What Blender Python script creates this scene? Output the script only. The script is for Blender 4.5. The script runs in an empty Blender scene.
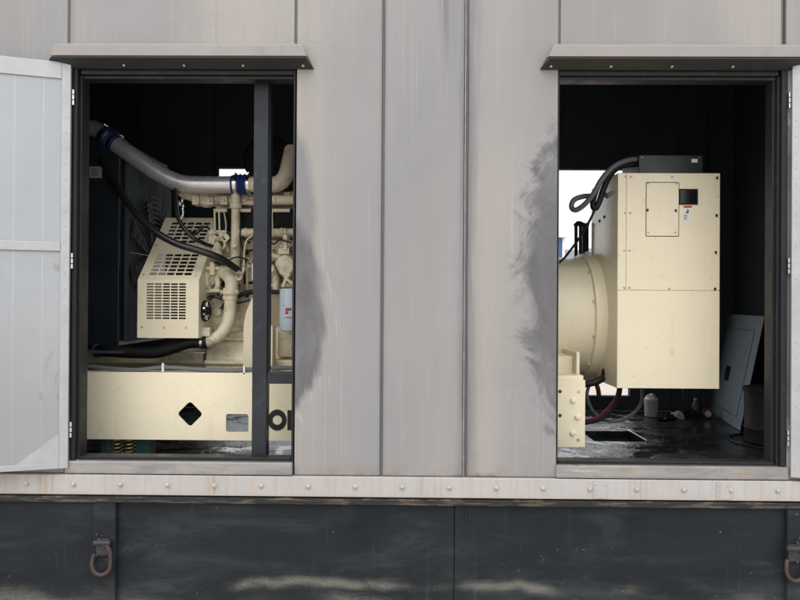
import bpy, bmesh, math, random
from mathutils import Vector, Matrix
from mathutils.geometry import tessellate_polygon
random.seed(7)
C = bpy.context.scene.collection
F = 640.0
YAW, PIT, ROLL = math.radians(0.64), math.radians(0.2), math.radians(0.36)
fwd = Vector((-math.sin(YAW)*math.cos(PIT), math.cos(YAW)*math.cos(PIT), math.sin(PIT)))
rt0 = fwd.cross(Vector((0,0,1))).normalized(); up0 = rt0.cross(fwd).normalized()
rt = rt0*math.cos(ROLL)+up0*math.sin(ROLL); up = up0*math.cos(ROLL)-rt0*math.sin(ROLL)
CAM = Vector((0,0,2.0)) - fwd*(3.2/fwd.y)

def P(px, py, Y):
    """world point on the plane y=Y that the photograph shows at pixel px,py (measuring aid)"""
    d = fwd + rt*((px-400)/F) + up*((300-py)/F)
    return CAM + d*((Y-CAM.y)/d.y)
def XP(px, Y, py=300): return P(px, py, Y).x
def ZP(py, Y, px=400): return P(px, py, Y).z
def M_(rpx, Y): return rpx*(Y+3.2)/F          # pixels -> metres at depth

# ------------------------------------------------------------------ mesh builder
class MB:
    def __init__(s): s.bm = bmesh.new()
    def box(s, x0, x1, y0, y1, z0, z1):
        vs = [s.bm.verts.new((x, y, z)) for x in (x0, x1) for y in (y0, y1) for z in (z0, z1)]
        for f in ((0,1,3,2),(4,6,7,5),(0,4,5,1),(2,3,7,6),(0,2,6,4),(1,5,7,3)):
            s.bm.faces.new([vs[i] for i in f])
        return s
    def pbox(s, px0, py0, px1, py1, Y, dep):
        cx, cy = (px0+px1)/2, (py0+py1)/2
        return s.box(XP(px0,Y,cy), XP(px1,Y,cy), Y, Y+dep, ZP(py1,Y,cx), ZP(py0,Y,cx))
    def cyl(s, a, b, r, r2=None, n=24, cap=True):
        a, b = Vector(a), Vector(b); r2 = r if r2 is None else r2
        return s.rings([(a, r), (b, r2)], n, cap)
    def rings(s, prof, n=24, cap=True, dirs=None):
        pts = [Vector(p) for p, _ in prof]; prev = None; R = []
        u = None
        for i, (p, r) in enumerate(prof):
            a = pts[max(i-1,0)]; b = pts[min(i+1,len(pts)-1)]
            t = (b-a)
            if t.length < 1e-9: t = pts[-1]-pts[0]
            t.normalize()
            if dirs: t = dirs
            if u is None:
                u = t.orthogonal().normalized()
            u = (u - t*u.dot(t)).normalized(); v = t.cross(u)
            R.append([s.bm.verts.new(Vector(p)+u*(r*math.cos(2*math.pi*k/n))+v*(r*math.sin(2*math.pi*k/n))) for k in range(n)])
        for A, B in zip(R, R[1:]):
            for k in range(n):
                s.bm.faces.new((A[k], A[(k+1)%n], B[(k+1)%n], B[k]))
        if cap:
            s.bm.faces.new(R[0][::-1]); s.bm.faces.new(R[-1])
        return s
    def lathe(s, c, axis, prof, n=32):
        """prof: (distance along axis, radius)"""
        ax = Vector(axis).normalized(); c = Vector(c)
        return s.rings([(c+ax*t, max(r,1e-4)) for t, r in prof], n, True, ax)
    def tube(s, pts, r, n=14, sub=8):
        pts = [Vector(p) for p in pts]
        if sub > 1 and len(pts) > 2:
            Q = [pts[0]*2-pts[1]] + pts + [pts[-1]*2-pts[-2]]; out = []
            for i in range(1, len(Q)-2):
                for k in range(sub):
                    t = k/sub; a,b,c,d = Q[i-1],Q[i],Q[i+1],Q[i+2]
                    out.append(0.5*((2*b)+(c-a)*t+(2*a-5*b+4*c-d)*t*t+(3*b-a-3*c+d)*t**3))
            out.append(pts[-1]); pts = out
        return s.rings([(p, r) for p in pts], n)
    def prism(s, outer, holes=(), y0=0, y1=.01, fn=None):
        """outline in x,z extruded along y"""
        fn = fn or (lambda x, y, z: (x, y, z))
        loops = [list(outer)]+[list(h) for h in holes]
        flat = [p for l in loops for p in l]
        tris = tessellate_polygon([[Vector((p[0],p[1],0)) for p in l] for l in loops])
        A = [s.bm.verts.new(fn(p[0],y0,p[1])) for p in flat]; B = [s.bm.verts.new(fn(p[0],y1,p[1])) for p in flat]
        for t in tris:
            s.bm.faces.new([A[i] for i in t]); s.bm.faces.new([B[i] for i in reversed(t)])
        k = 0
        for l in loops:
            m = len(l)
            for i in range(m):
                s.bm.faces.new((A[k+i],A[k+(i+1)%m],B[k+(i+1)%m],B[k+i]))
            k += m
        return s
    def grid(s, fn, us, vs, hole, th=None):
        """quads over split lists, leaving hole(i,j) open; fn(u,v)->point"""
        V = {}
        def g(i,j):
            if (i,j) not in V: V[(i,j)] = s.bm.verts.new(fn(us[i],vs[j]))
            return V[(i,j)]
        for i in range(len(us)-1):
            for j in range(len(vs)-1):
                if not hole(i,j): s.bm.faces.new((g(i,j),g(i+1,j),g(i+1,j+1),g(i,j+1)))
        return s
    def hexa(s, pts, n=None):
        """8 points: bottom 4 then top 4"""
        v = [s.bm.verts.new(p) for p in pts]
        for f in ((3,2,1,0),(4,5,6,7),(0,1,5,4),(1,2,6,5),(2,3,7,6),(3,0,4,7)): s.bm.faces.new([v[i] for i in f])
        return s
    def ball(s, c, r, sc=(1,1,1), seg=16):
        m = Matrix.Translation(Vector(c)) @ Matrix.Diagonal((r*sc[0],r*sc[1],r*sc[2],1))
        bmesh.ops.create_uvsphere(s.bm, u_segments=seg, v_segments=seg//2, radius=1, matrix=m); return s
    def torus(s, c, axis, R, r, n=28, m=8):
        ax = Vector(axis).normalized(); u = ax.orthogonal().normalized(); v = ax.cross(u); c = Vector(c); G=[]
        for i in range(n):
            a=2*math.pi*i/n; e=u*math.cos(a)+v*math.sin(a)
            G.append([s.bm.verts.new(c+e*(R+r*math.cos(2*math.pi*k/m))+ax*(r*math.sin(2*math.pi*k/m))) for k in range(m)])
        for i in range(n):
            for k in range(m):
                s.bm.faces.new((G[i][k],G[(i+1)%n][k],G[(i+1)%n][(k+1)%m],G[i][(k+1)%m]))
        return s
    def build(s, name, mat, parent=None, bevel=0, xf=None, solid=0, seg=2, norm=True, **tags):
        bm = s.bm
        if xf is not None: bmesh.ops.transform(bm, matrix=xf, verts=bm.verts)
        if norm: bmesh.ops.recalc_face_normals(bm, faces=bm.faces)
        for f in bm.faces: f.smooth = True
        for e in bm.edges:
            e.smooth = not (len(e.link_faces)==2 and e.calc_face_angle(0) > math.radians(33)) 
        lo = Vector([min(v.co[i] for v in bm.verts) for i in range(3)]); hi = Vector([max(v.co[i] for v in bm.verts) for i in range(3)])
        c = Vector(((lo.x+hi.x)/2,(lo.y+hi.y)/2,lo.z))
        for v in bm.verts: v.co -= c
        me = bpy.data.meshes.new(name); bm.to_mesh(me); bm.free()
        me.materials.append(mat)
        o = bpy.data.objects.new(name, me); C.objects.link(o)
        o['_w'] = list(c)
        pw = Vector(parent['_w']) if parent else Vector()
        o.parent = parent; o.location = c - pw
        if solid:
            md = o.modifiers.new('thickness','SOLIDIFY'); md.thickness = solid; md.offset = 0
        if bevel:
            md = o.modifiers.new('edge','BEVEL'); md.width = bevel; md.segments = seg; md.limit_method='ANGLE'; md.angle_limit=math.radians(35); md.harden_normals=True
        for k, v in tags.items(): o[k] = v
        return o
def thing(name, label, cat, loc, group=None):
    o = bpy.data.objects.new(name, None); C.objects.link(o); o.location = loc; o['_w'] = list(loc)
    o.empty_display_size = .2
    o['label'] = label; o['category'] = cat
    if group: o['group'] = group
    return o
def dup(src, offset_to):
    """copy a part (and its children) so its origin lands at world point"""
    o = src.copy(); C.objects.link(o); pw = Vector(src.parent['_w']) if src.parent else Vector()
    o.location = Vector(offset_to) - pw; o['_w'] = list(offset_to)
    for ch in src.children:
        c = ch.copy(); C.objects.link(c); c.parent = o
    return o

# ------------------------------------------------------------------ materials
class NT:
    def __init__(s, name):
        s.m = bpy.data.materials.new(name); s.m.use_nodes = True; s.t = s.m.node_tree; s.n = s.t.nodes; s.l = s.t.links
        s.b = s.n['Principled BSDF']
        g = s.n.new('ShaderNodeNewGeometry'); s.pos = g.outputs['Position']
        x = s.n.new('ShaderNodeSeparateXYZ'); s.l.new(s.pos, x.inputs[0]); s.x, s.y, s.z = x.outputs
    def put(s, sock, v):
        if hasattr(v, 'is_linked') or isinstance(v, bpy.types.NodeSocket): s.l.new(v, sock)
        else: sock.default_value = v
    def math(s, op, a, b=0.0, c=0.0, clamp=False):
        n = s.n.new('ShaderNodeMath'); n.operation = op; n.use_clamp = clamp
        s.put(n.inputs[0], a); s.put(n.inputs[1], b); s.put(n.inputs[2], c); return n.outputs[0]
    def add(s,a,b): return s.math('ADD',a,b)
    def sub(s,a,b): return s.math('SUBTRACT',a,b)
    def mul(s,a,b,clamp=False): return s.math('MULTIPLY',a,b,clamp=clamp)
    def ramp(s, v, a, b, lo=0.0, hi=1.0):
        n = s.n.new('ShaderNodeMapRange'); n.interpolation_type = 'SMOOTHSTEP'
        s.put(n.inputs['Value'], v)
        if a > b: a, b, lo, hi = b, a, hi, lo
        n.inputs['From Min'].default_value = a; n.inputs['From Max'].default_value = b
        n.inputs['To Min'].default_value = lo; n.inputs['To Max'].default_value = hi
        return n.outputs[0]
    def noise(s, scale=(1,1,1), detail=4, rough=.55, dist=0, off=(0,0,0), rot=0):
        mp = s.n.new('ShaderNodeMapping'); s.l.new(s.pos, mp.inputs[0]); mp.inputs['Scale'].default_value = scale; mp.inputs['Location'].default_value = off
        if rot:
            m0 = s.n.new('ShaderNodeMapping'); s.l.new(s.pos, m0.inputs[0]); m0.inputs['Rotation'].default_value = (0,math.radians(rot),0); s.l.new(m0.outputs[0], mp.inputs[0])
        n = s.n.new('ShaderNodeTexNoise'); n.inputs['Scale'].default_value = 1; n.inputs['Detail'].default_value = detail; n.inputs['Roughness'].default_value = rough; n.inputs['Distortion'].default_value = dist
        s.l.new(mp.outputs[0], n.inputs['Vector']); return n.outputs[0]
    def mix(s, fac, a, b):
        n = s.n.new('ShaderNodeMix'); n.data_type = 'RGBA'; s.put(n.inputs[0], fac)
        for sock, v in ((n.inputs[6], a), (n.inputs[7], b)):
            if isinstance(v, tuple): sock.default_value = (*v, 1)
            else: s.l.new(v, sock)
        return n.outputs[2]
    def bump(s, h, strength=.3, dist=.002):
        n = s.n.new('ShaderNodeBump'); n.inputs['Strength'].default_value = strength; n.inputs['Distance'].default_value = dist
        s.l.new(h, n.inputs['Height']); s.l.new(n.outputs[0], s.b.inputs['Normal'])
    def out(s, col, rough=.5, metal=0.0, spec=None):
        if isinstance(col, tuple): s.b.inputs['Base Color'].default_value = (*col, 1)
        else: s.l.new(col, s.b.inputs['Base Color'])
        s.put(s.b.inputs['Roughness'], rough); s.put(s.b.inputs['Metallic'], metal)
        if spec is not None: s.b.inputs['Specular IOR Level'].default_value = spec
        return s.m

def simple(name, col, rough=.5, metal=0., var=.25, sc=6, bump=0., dirt=None, spec=None):
    t = NT(name); n = t.noise((sc,)*3, 5, .6)
    c = t.mix(n, tuple(v*(1-var) for v in col), tuple(min(1,v*(1+var*.6)) for v in col))
    if dirt:
        m = t.ramp(t.noise((sc*2.3,sc*2.3,sc*1.2), 6, .7, .4, (3,1,7)), .56, .74)
        c = t.mix(t.mul(m,.6), c, dirt)
    r = t.ramp(t.noise((sc*1.7,)*3, 4, .6, 0, (9,9,9)), .3, .7, rough*.8, min(1, rough*1.2))
    if bump: t.bump(t.noise((sc*8,)*3, 4), bump)
    return t.out(c, r, metal, spec)

sx_seam=(XP(382.5,0,240), XP(466,0,240), XP(72,0,20))
def wall_paint():
    t = NT('weathered grey beige paint')
    big = t.noise((1.1,1,.5), 3, .5); warm = t.noise((.8,1,.35), 2, .5, 0, (4,2,1))
    c = t.mix(t.ramp(big,.3,.7), (.238,.235,.237), (.308,.297,.286))
    c = t.mix(t.ramp(warm,.45,.7), c, (.335,.315,.287))
    pv = t.noise((3.2,1,.12), 3, .5, 0, (2,0,0)); c = t.mix(t.ramp(pv,.42,.62,0,.5), c, (.245,.247,.262))
    # vertical rain streaks
    st = t.noise((26,1,.55), 5, .62); c = t.mix(t.ramp(st,.50,.76,0,.6), c, (.23,.27,.285))
    st2 = t.noise((60,1,1.1), 4, .6, 0, (5,0,2)); c = t.mix(t.ramp(st2,.55,.75,0,.28), c, (.45,.44,.43))
    # mottled handling dirt
    mo = t.noise((9,1,6), 7, .72, .6); c = t.mix(t.ramp(mo,.55,.72,0,.18), c, (.24,.235,.23))
    # beige stain to the right of the wide seam and dirt running beside it
    bx = t.mul(t.ramp(t.x, .34, .37), t.ramp(t.x, .40, .62, 1, 0)); c = t.mix(t.mul(t.mul(bx, t.ramp(big,.3,.6)), .33), c, (.43,.385,.31))
    wob = t.mul(t.sub(t.noise((3,1,5),4,.6),.5),.035)
    xs = t.add(t.x, wob)
    dirt = t.mul(t.ramp(xs, .27,.325), t.ramp(xs,.335,.42,1,0))
    c = t.mix(t.mul(t.mul(dirt, t.ramp(t.noise((30,1,1.0),4,.6),.32,.56)), .75), c, (.15,.15,.16))
    topd = t.mul(t.mul(t.ramp(xs,.17,.215), t.ramp(xs,.23,.30,1,0)), t.ramp(t.z,3.05,3.5))
    c = t.mix(t.mul(topd, t.ramp(st,.35,.6)), c, (.16,.16,.175))
    # brushed touch-up paint beside the openings (a shape of its own)
    v1 = t.mul(t.sub(t.noise((34,1,3.2), 5, .62, .8, rot=8), .5), 1.0); v2 = t.mul(t.sub(t.noise((6,1,3), 4, .6, 1.0, (8,0,3)), .5), 1.0)
    d1 = t.mul(t.sub(t.noise((30,1,5), 5, .68, 1.6, (2,0,9), rot=-38), .5), 1.0); d2 = t.mul(t.sub(t.noise((4.2,1,3.4), 3, .6, 2.6, (1,0,4), rot=30), .5), 1.0)
    def patch(x_in, sgn, wdt, zc, zh, pw, wv, sharp):
        zz = t.math('POWER', t.math('ABSOLUTE', t.mul(t.sub(t.z, zc), 1/zh)), pw)
        u = t.math('MINIMUM', t.sub(1.0, t.mul(t.mul(t.sub(t.x, x_in), sgn), 1/wdt)), 1.0)
        return t.ramp(t.add(t.sub(u, zz), wv), 0.02, sharp)
    wl = t.add(t.mul(v1,.55), t.mul(v2,.7)); wr = t.add(t.mul(d1,.5), t.mul(d2,1.35))
    inl = t.ramp(t.x, -.1, -.2); inr = t.ramp(t.x, .5, .55)
    thin = t.mul(patch(-.55, 1, .155, 2.26, .70, 3.2, t.mul(wl,.8), .45), inl)
    core = t.mul(patch(-.55, 1, .20, 1.92, .54, 2.6, t.mul(wl,.7), .34), inl)
    thin_r = t.mul(patch(.79, -1, .30, 2.12, .90, 2.4, t.mul(wr,1.5), .9), inr)
    core_r = t.mul(patch(.79, -1, .235, 2.13, .86, 2.4, wr, .55), inr)
    halo = t.mul(patch(.79, -1, .34, 2.10, .85, 2.2, t.mul(wr,2.2), .5), inr)
    c = t.mix(t.mul(t.mul(halo, t.ramp(d1,.0,.12)),.35), c, (.43,.422,.415))
    halo_l = t.mul(patch(-.55, 1, .30, 1.95, .75, 2.4, t.mul(wl,1.3), .5), inl); c = t.mix(t.mul(t.mul(halo_l, t.ramp(v1,.02,.14)),.45), c, (.42,.415,.41))
    pc = t.mix(t.ramp(t.noise((5,1,2.2),5,.65,.5),.3,.7), (.098,.097,.103), (.155,.153,.160))
    c = t.mix(t.mul(t.math('MAXIMUM', thin, thin_r), .8), c, (.175,.175,.187))
    dens = t.ramp(t.add(t.noise((7,1,2.5),5,.7,.8), t.mul(v1,.25)), .2,.5,.78,1)
    c = t.mix(t.mul(t.math('MAXIMUM', core, core_r), dens), c, pc)
    c = t.mix(t.mul(t.mul(t.mul(t.math('MAXIMUM', thin, thin_r), t.ramp(d1,.12,.22)), .3), 1.0), c, (.36,.355,.35))
    wig = v2
    # grime along the panel seams, with shade of their rounded edges painted in
    gr_ = t.ramp(t.noise((20,1,1.2),5,.65),.25,.6,.35,1)
    for xs_,ww,kk in ((sx_seam[0],.035,.45),(sx_seam[1],.04,.55),(sx_seam[2],.03,.3)):
        dd = t.math('ABSOLUTE', t.sub(t.x, xs_)); hm_ = t.math('POWER', t.ramp(dd, 0, ww, 1, 0), 1.6); c = t.mix(t.mul(t.mul(hm_, gr_), kk), c, (.11,.11,.12))
    # fine scratches
    sc = None
    for (x0,x1,z0,amp,fr,ph,w) in ((-.62,-.22,3.27,.03,9,0,.0016),(-.12,-.01,3.43,.12,4,1,.002),(-.08,.2,3.235,.012,11,2,.0014),(-.12,.08,2.78,.16,2.6,3.4,.0012),(.09,.34,2.96,.05,5,4,.0014),(.1,.28,2.485,.004,3,0,.0014),(.42,.52,3.2,.09,6,2,.0012),(-1.5,-.9,3.36,.03,5,1,.0013),(1.1,1.7,3.31,.02,6,2,.0013),(.02,.3,2.17,.006,8,0,.001)):
        s_ = t.mul(t.math('SINE', t.add(t.mul(t.x, fr), ph)), amp); dd = t.math('ABSOLUTE', t.sub(t.sub(t.z, z0), s_))
        m = t.mul(t.ramp(dd, 0, w*1.6, 1, 0), t.mul(t.ramp(t.x,x0,x0+.03), t.ramp(t.x,x1-.03,x1,1,0)))
        sc = m if sc is None else t.math('MAXIMUM', sc, m)
    c = t.mix(t.mul(t.mul(sc, t.ramp(t.noise((20,1,20),2),.35,.55)), .75), c, (.22,.21,.21))
    # rusty grime at the foot of the panels
    ft = t.mul(t.ramp(t.z, 1.20,1.11), t.ramp(t.noise((7,1,9),5,.6,.5,(1,1,1)),.42,.62)); c = t.mix(t.mul(ft,.75), c, (.25,.19,.13))
    ft2 = t.mul(t.ramp(t.add(t.z, t.mul(wig,.04)), 1.145,1.11), t.ramp(t.noise((3,1,2),3,.6,0,(7,1,1)),.45,.6)); c = t.mix(t.mul(ft2,.8), c, (.10,.10,.11))
    sp = t.ramp(t.noise((55,1,55),2,.5),.74,.78); c = t.mix(t.mul(sp,.6), c, (.2,.18,.17))
    t.bump(t.add(t.noise((1.8,2,1.4),2), t.mul(t.noise((80,80,80),3),.012)), .5, .03)
    return t.out(c, t.ramp(mo,.3,.7,.34,.55), 0.0, .4)

def rail_paint():
    t = NT('white rail paint with rust runs')
    c = t.mix(t.noise((5,1,5),4), (.35,.345,.34), (.46,.455,.45))
    st = t.noise((40,1,2),5,.65); c = t.mix(t.ramp(st,.47,.70,0,.7), c, (.42,.33,.24))
    big = t.noise((3,1,1),3); c = t.mix(t.mul(t.ramp(big,.5,.64), t.ramp(st,.4,.65)), c, (.34,.28,.22))
    ed = t.noise((9,1,30),5,.6); c = t.mix(t.mul(t.ramp(t.z, 1.045,1.02), t.ramp(ed,.4,.6)), c, (.42,.36,.30))
    return t.out(c, .5)

def tank_paint():
    t = NT('dusty slate tank paint')
    c = t.mix(t.noise((2,2,2.5),5,.6), (.011,.014,.017), (.021,.026,.030))
    sm = t.noise((1.3,1,5),7,.72,.6); c = t.mix(t.ramp(sm,.46,.70,0,.75), c, (.042,.049,.054)); c = t.mix(t.ramp(t.noise((1.1,1,2.4),4,.6,0,(5,5,5)),.5,.7,0,.6), c, (.007,.009,.011))
    wob = t.mul(t.sub(t.noise((2.2,1,1),3,.6),.5),.16)
    zz = t.add(t.z, wob)
    gr = t.noise((170,170,170),3,.8)
    b1 = t.mul(t.ramp(t.math('ABSOLUTE', t.sub(zz,.575)), .0,.055,1,0), t.ramp(t.noise((1.7,1,.5),3,.5,0,(2.2,0,0)),.42,.60))
    b2 = t.mul(t.ramp(zz,.585,.47), t.ramp(t.noise((1.5,1,.5),3,.5,0,(6.1,0,0)),.36,.58))
    b3 = t.mul(t.ramp(t.math('ABSOLUTE', t.sub(zz,.70)), .0,.03,1,0), t.ramp(t.noise((2.6,1,.5),3,.5,0,(1,0,5)),.58,.66))
    d = t.math('MAXIMUM', t.math('MAXIMUM', b1, b2), t.mul(b3,.25))
    soft = t.noise((4,4,22),6,.78,.5)
    d = t.mul(d, t.ramp(t.add(t.mul(gr,.5), t.add(t.mul(soft,.5), t.mul(d,.2))), .44,.80))
    c = t.mix(t.mul(d,.62), c, t.mix(t.noise((4,1,4),3), (.22,.23,.21), (.25,.235,.19)))
    runs = t.mul(t.ramp(t.noise((22,1,.9),4,.65,.2),.58,.72), t.ramp(t.noise((1.2,1,1.2),2),.45,.6)); c = t.mix(t.mul(runs,.3), c, (.09,.095,.095))
    sp = t.ramp(t.noise((75,75,75),2,.5),.755,.78); c = t.mix(t.mul(sp,.5), c, (.35,.35,.32))
    t.bump(t.noise((5,5,5),3), .2, .01)
    return t.out(c, t.ramp(sm,.3,.7,.45,.65), 0.0, .15)

def perforated():
    t = NT('perforated aluminium lining')
    # door stands at an angle: measure along it with the distance from its hinge line
    f = 1/.0085
    fx = t.math('FRACT', t.mul(t.x, f*.96)); fz = t.math('FRACT', t.mul(t.z, f))
    dx = t.sub(fx,.5); dz = t.sub(fz,.5); r2 = t.add(t.mul(dx,dx), t.mul(dz,dz)); dot = t.ramp(r2,.05,.09,1,0)
    c = t.mix(t.noise((3,3,2),5,.6), (.33,.355,.375), (.42,.445,.465))
    c = t.mix(t.mul(dot,.34), c, (.075,.08,.085))
    # overlap rows of stitched holes
    fr = t.math('FRACT', t.mul(t.z, 1/.124)); row = t.ramp(t.math('ABSOLUTE', t.sub(fr,.5)), .02,.045,1,0)
    fr2 = t.math('FRACT', t.mul(t.x, 1/.122)); row2 = t.ramp(t.math('ABSOLUTE', t.sub(fr2,.5)), .01,.03,1,0)
    c = t.mix(t.mul(t.mul(row, dot),.16), c, (.05,.05,.05)); c = t.mix(t.mul(row2,.12), c, (.85,.85,.85))
    sm = t.noise((6,6,3.5),6,.72,1.2,(1,5,2)); c = t.mix(t.mul(t.ramp(sm,.57,.66), t.ramp(t.z,2.35,2.0)), c, (.24,.24,.25))
    lo = t.ramp(t.add(t.z,t.mul(t.noise((2,2,2)),.6)),2.4,1.6); c = t.mix(t.mul(lo,.65), c, (.27,.268,.27))
    return t.out(c, .5, .1)

def cream(name='cream enamel', k=1.0, rough=.33, wav=.5):
    t = NT(name)
    c = t.mix(t.noise((2,2,2),3), (.79*k,.72*k,.52*k), (.86*k,.79*k,.59*k))
    g = t.noise((30,30,24),6,.7,.5); c = t.mix(t.ramp(g,.60,.72,0,.35), c, (.30,.25,.17))
    st = t.noise((18,18,1.4),4,.6); c = t.mix(t.ramp(st,.56,.75,0,.18), c, (.50,.44,.31))
    sp = t.ramp(t.noise((60,60,60),2,.5,0,(4,4,4)),.76,.78); c = t.mix(t.mul(sp,.55), c, (.12,.10,.07))
    t.bump(t.add(t.mul(t.noise((40,40,40),3),.06), t.noise((2.6,2.6,2.6),2)), wav, .02)
    return t.out(c, t.ramp(g,.3,.7,rough*.8,rough*1.3))
def cast_cream():
    t = NT('grimy cream engine enamel')
    c = t.mix(t.noise((5,5,5),4), (.66,.59,.42), (.78,.71,.54))
    g = t.noise((22,22,18),6,.72,.8); c = t.mix(t.ramp(t.noise((9,9,9),7,.68,.8),.46,.68,0,.6), c, (.24,.19,.12))
    sp = t.ramp(t.noise((40,40,40),4,.6,0,(4,4,4)),.66,.72); c = t.mix(t.mul(sp,.5), c, (.09,.075,.055))
    t.bump(t.noise((70,70,70),3,.5), .15, .003)
    return t.out(c, t.ramp(g,.3,.7,.34,.6))
def wet_floor():
    t = NT('oily black floor plate')
    a = t.noise((4,6,1),6,.65,.6); f = t.noise((26,34,1),6,.75,.8)
    c = t.mix(a, (.010,.012,.013), (.03,.033,.036)); c = t.mix(t.ramp(f,.53,.64,0,.6), c, (.008,.008,.009)); pud = t.ramp(t.noise((2.2,3.5,1),4,.6,.5,(6,2,0)),.47,.56)
    dry = t.noise((9,12,1),5,.7,.5,(3,3,3)); c = t.mix(t.ramp(dry,.60,.70,0,.5), c, (.075,.08,.085))
    r = t.ramp(t.add(t.mul(a,.5),t.mul(f,.5)),.40,.60,.07,.5)
    r = t.mul(r, t.sub(1.0, t.mul(pud,.75)))
    t.bump(t.mul(t.add(f,t.mul(a,2)), t.sub(1.0,t.mul(pud,.8))), .5, .008)
    return t.out(c, r, 0.0, .6)
def steel_pipe():
    t = NT('brushed aluminised pipe')
    c = t.mix(t.noise((6,6,6),5,.6), (.66,.66,.68), (.86,.86,.88))
    return t.out(c, t.ramp(t.noise((20,20,20),4),.3,.7,.25,.38), .66)
def ground_mat():
    t = NT('pale gravel')
    c = t.mix(t.noise((.6,.6,1),6,.65), (.34,.29,.25), (.48,.42,.37)); c = t.mix(t.ramp(t.noise((18,18,1),5,.7),.45,.7,0,.5), c, (.22,.19,.17))
    t.bump(t.noise((30,30,30),5), .6,.03); return t.out(c,.95)

def flange_mat():
    t=NT('scabby black flange'); c=t.mix(t.noise((8,8,8),4),(.012,.013,.015),(.03,.032,.034))
    a=t.ramp(t.noise((5,5,60),6,.75,.3),.50,.60); bnd=t.ramp(t.noise((1.6,1,1),3,.6),.30,.5)
    c=t.mix(t.mul(t.mul(a,bnd),.5),c,t.mix(t.noise((12,12,12),3),(.22,.20,.14),(.17,.10,.06))); return t.out(c,.6,0,.25)
def sill_mat():
    t=NT('worn grey sill steel'); c=t.mix(t.ramp(t.noise((2.5,2,9),5,.65,.5),.35,.65),(.20,.195,.195),(.31,.295,.28))
    c=t.mix(t.ramp(t.noise((5,3,14),6,.7,.4,(3,2,1)),.52,.68,0,.6),c,(.27,.19,.12)); c=t.mix(t.ramp(t.noise((14,5,50),5,.7),.60,.72,0,.6),c,(.09,.085,.08))
    c=t.mix(t.ramp(t.noise((3,3,40),4,.7,0,(7,7,7)),.63,.68,0,.7),c,(.5,.5,.5)); return t.out(c,.45)
WALL=wall_paint(); RAIL=rail_paint(); TANK=tank_paint(); PERF=perforated(); CREAM=cream(); ENG=cast_cream(); FLOOR=wet_floor(); PIPE=steel_pipe(); GROUND=ground_mat()
BLACK=simple('black interior paint',(.056,.070,.079),.8,0,.3,4,spec=.1)
FRAME=simple('black frame steel',(.018,.019,.021),.45,0,.35,9,.15,(.06,.057,.054),spec=.3)
POST=simple('dark slate post paint',(.024,.029,.036),.45,0,.45,6,.1,(.06,.066,.072),spec=.3)
SILL=sill_mat(); SEAM=simple('dirty seam steel',(.13,.13,.135),.6,0,.3,12)
HOODT=simple('brownish hood paint',(.27,.25,.235),.42,0,.15,6,0,(.17,.15,.13))
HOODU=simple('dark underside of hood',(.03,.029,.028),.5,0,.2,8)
ALU=simple('light aluminium frame',(.42,.44,.455),.42,.25,.25,10,0,(.42,.40,.37))
BOLT=simple('weathered zinc',(.50,.48,.45),.45,.6,.25,40)
SCREW=simple('zinc screw',(.62,.60,.56),.35,.8,.2,40)
RUB=simple('black rubber hose',(.010,.010,.011),.5,0,.3,14,.1,spec=.3)
RUB2=simple('shiny black hose',(.016,.016,.018),.28,0,.3,14)
GREYH=simple('grey corrugated conduit',(.12,.125,.13),.45,0,.2,14)
BLUE=simple('blue silicone hose',(.015,.035,.16),.4,0,.3,20)
CLAMP=simple('bright clamp steel',(.72,.72,.73),.25,1,.15,20)
FILT=simple('pale blue filter can',(.50,.58,.66),.3,0,.1,10)
RED=simple('red print',(.45,.02,.02),.4,0,.1,10)
REDC=simple('red cable jacket',(.075,.012,.026),.4,0,.2,10)
WHITE=simple('white print',(.75,.75,.74),.5,0,.08,10)
INK=simple('black ink',(.012,.012,.012),.45,0,.1,10)
GREEN=simple('green spring housing',(.015,.06,.045),.5,0,.3,12,0,(.02,.02,.02))
BRASS=simple('oiled brass springs',(.42,.34,.20),.35,.7,.4,30)
GPAN=simple('blue grey panel paint',(.27,.31,.35),.4,0,.12,5,0,(.12,.13,.14))
DRUM=simple('dark brown drum',(.022,.018,.017),.55,0,.4,9,.2,(.045,.04,.038),spec=.25)
DARK=simple('matt black casing',(.007,.0075,.008),.6,0,.3,14,spec=.12)
SHROUD=simple('blue black radiator steel',(.013,.018,.024),.40,0,.2,4)
GLASS=simple('dark display glass',(.01,.01,.012),.12,0,.1,4)
RUST=simple('rusty hook iron',(.055,.034,.028),.7,0,.4,24,.4,(.34,.13,.06))
RUSTK=simple('blackened iron',(.03,.03,.032),.6,0,.4,30,.4,(.16,.09,.06))
FLANGE=flange_mat()
PLAS=simple('crumpled clear plastic',(.55,.56,.55),.3,0,.35,40,.4)

# ------------------------------------------------------------------ enclosure
enc = thing('generator_enclosure','weathered grey-beige steel generator housing with two open doorways','enclosure',(0,1.15,1.0))
XL, XR, YB = -4.2, 2.9, 2.36
ZTOP = 3.9
sx = {72:XP(69,0,20), 296:XP(294,0,300), 384:XP(382.5,0,240), 466:XP(466,0,240), 560:XP(558,0,300), 784:XP(783,0,20)}
OL0, OL1 = XP(76,0,300), XP(293.5,0,270)       # openings
OR0, OR1 = XP(557.5,0,270), XP(781,0,270)
ZO1 = ZP(68.5,0,400); ZSB = (ZP(475,0,180)+ZP(478,0,670))/2; ZST = ZSB+.064
g = .006; TH=.05
xs = [XL, sx[72], sx[296], sx[384], sx[466], sx[560], sx[784], XR]
def panel(x0,x1,z0,z1): MB().box(x0,x1,0,TH,z0,z1).build('wall_panel', WALL, enc, .007, seg=3)
panel(XL, sx[72]-g, ZSB, ZTOP)
panel(sx[72]+g, sx[296]-g, ZO1+.012, ZTOP)
panel(sx[296]+g, sx[384]-g, ZSB, ZTOP)
panel(sx[384]+g, sx[466]-.010, ZSB, ZTOP)
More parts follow.
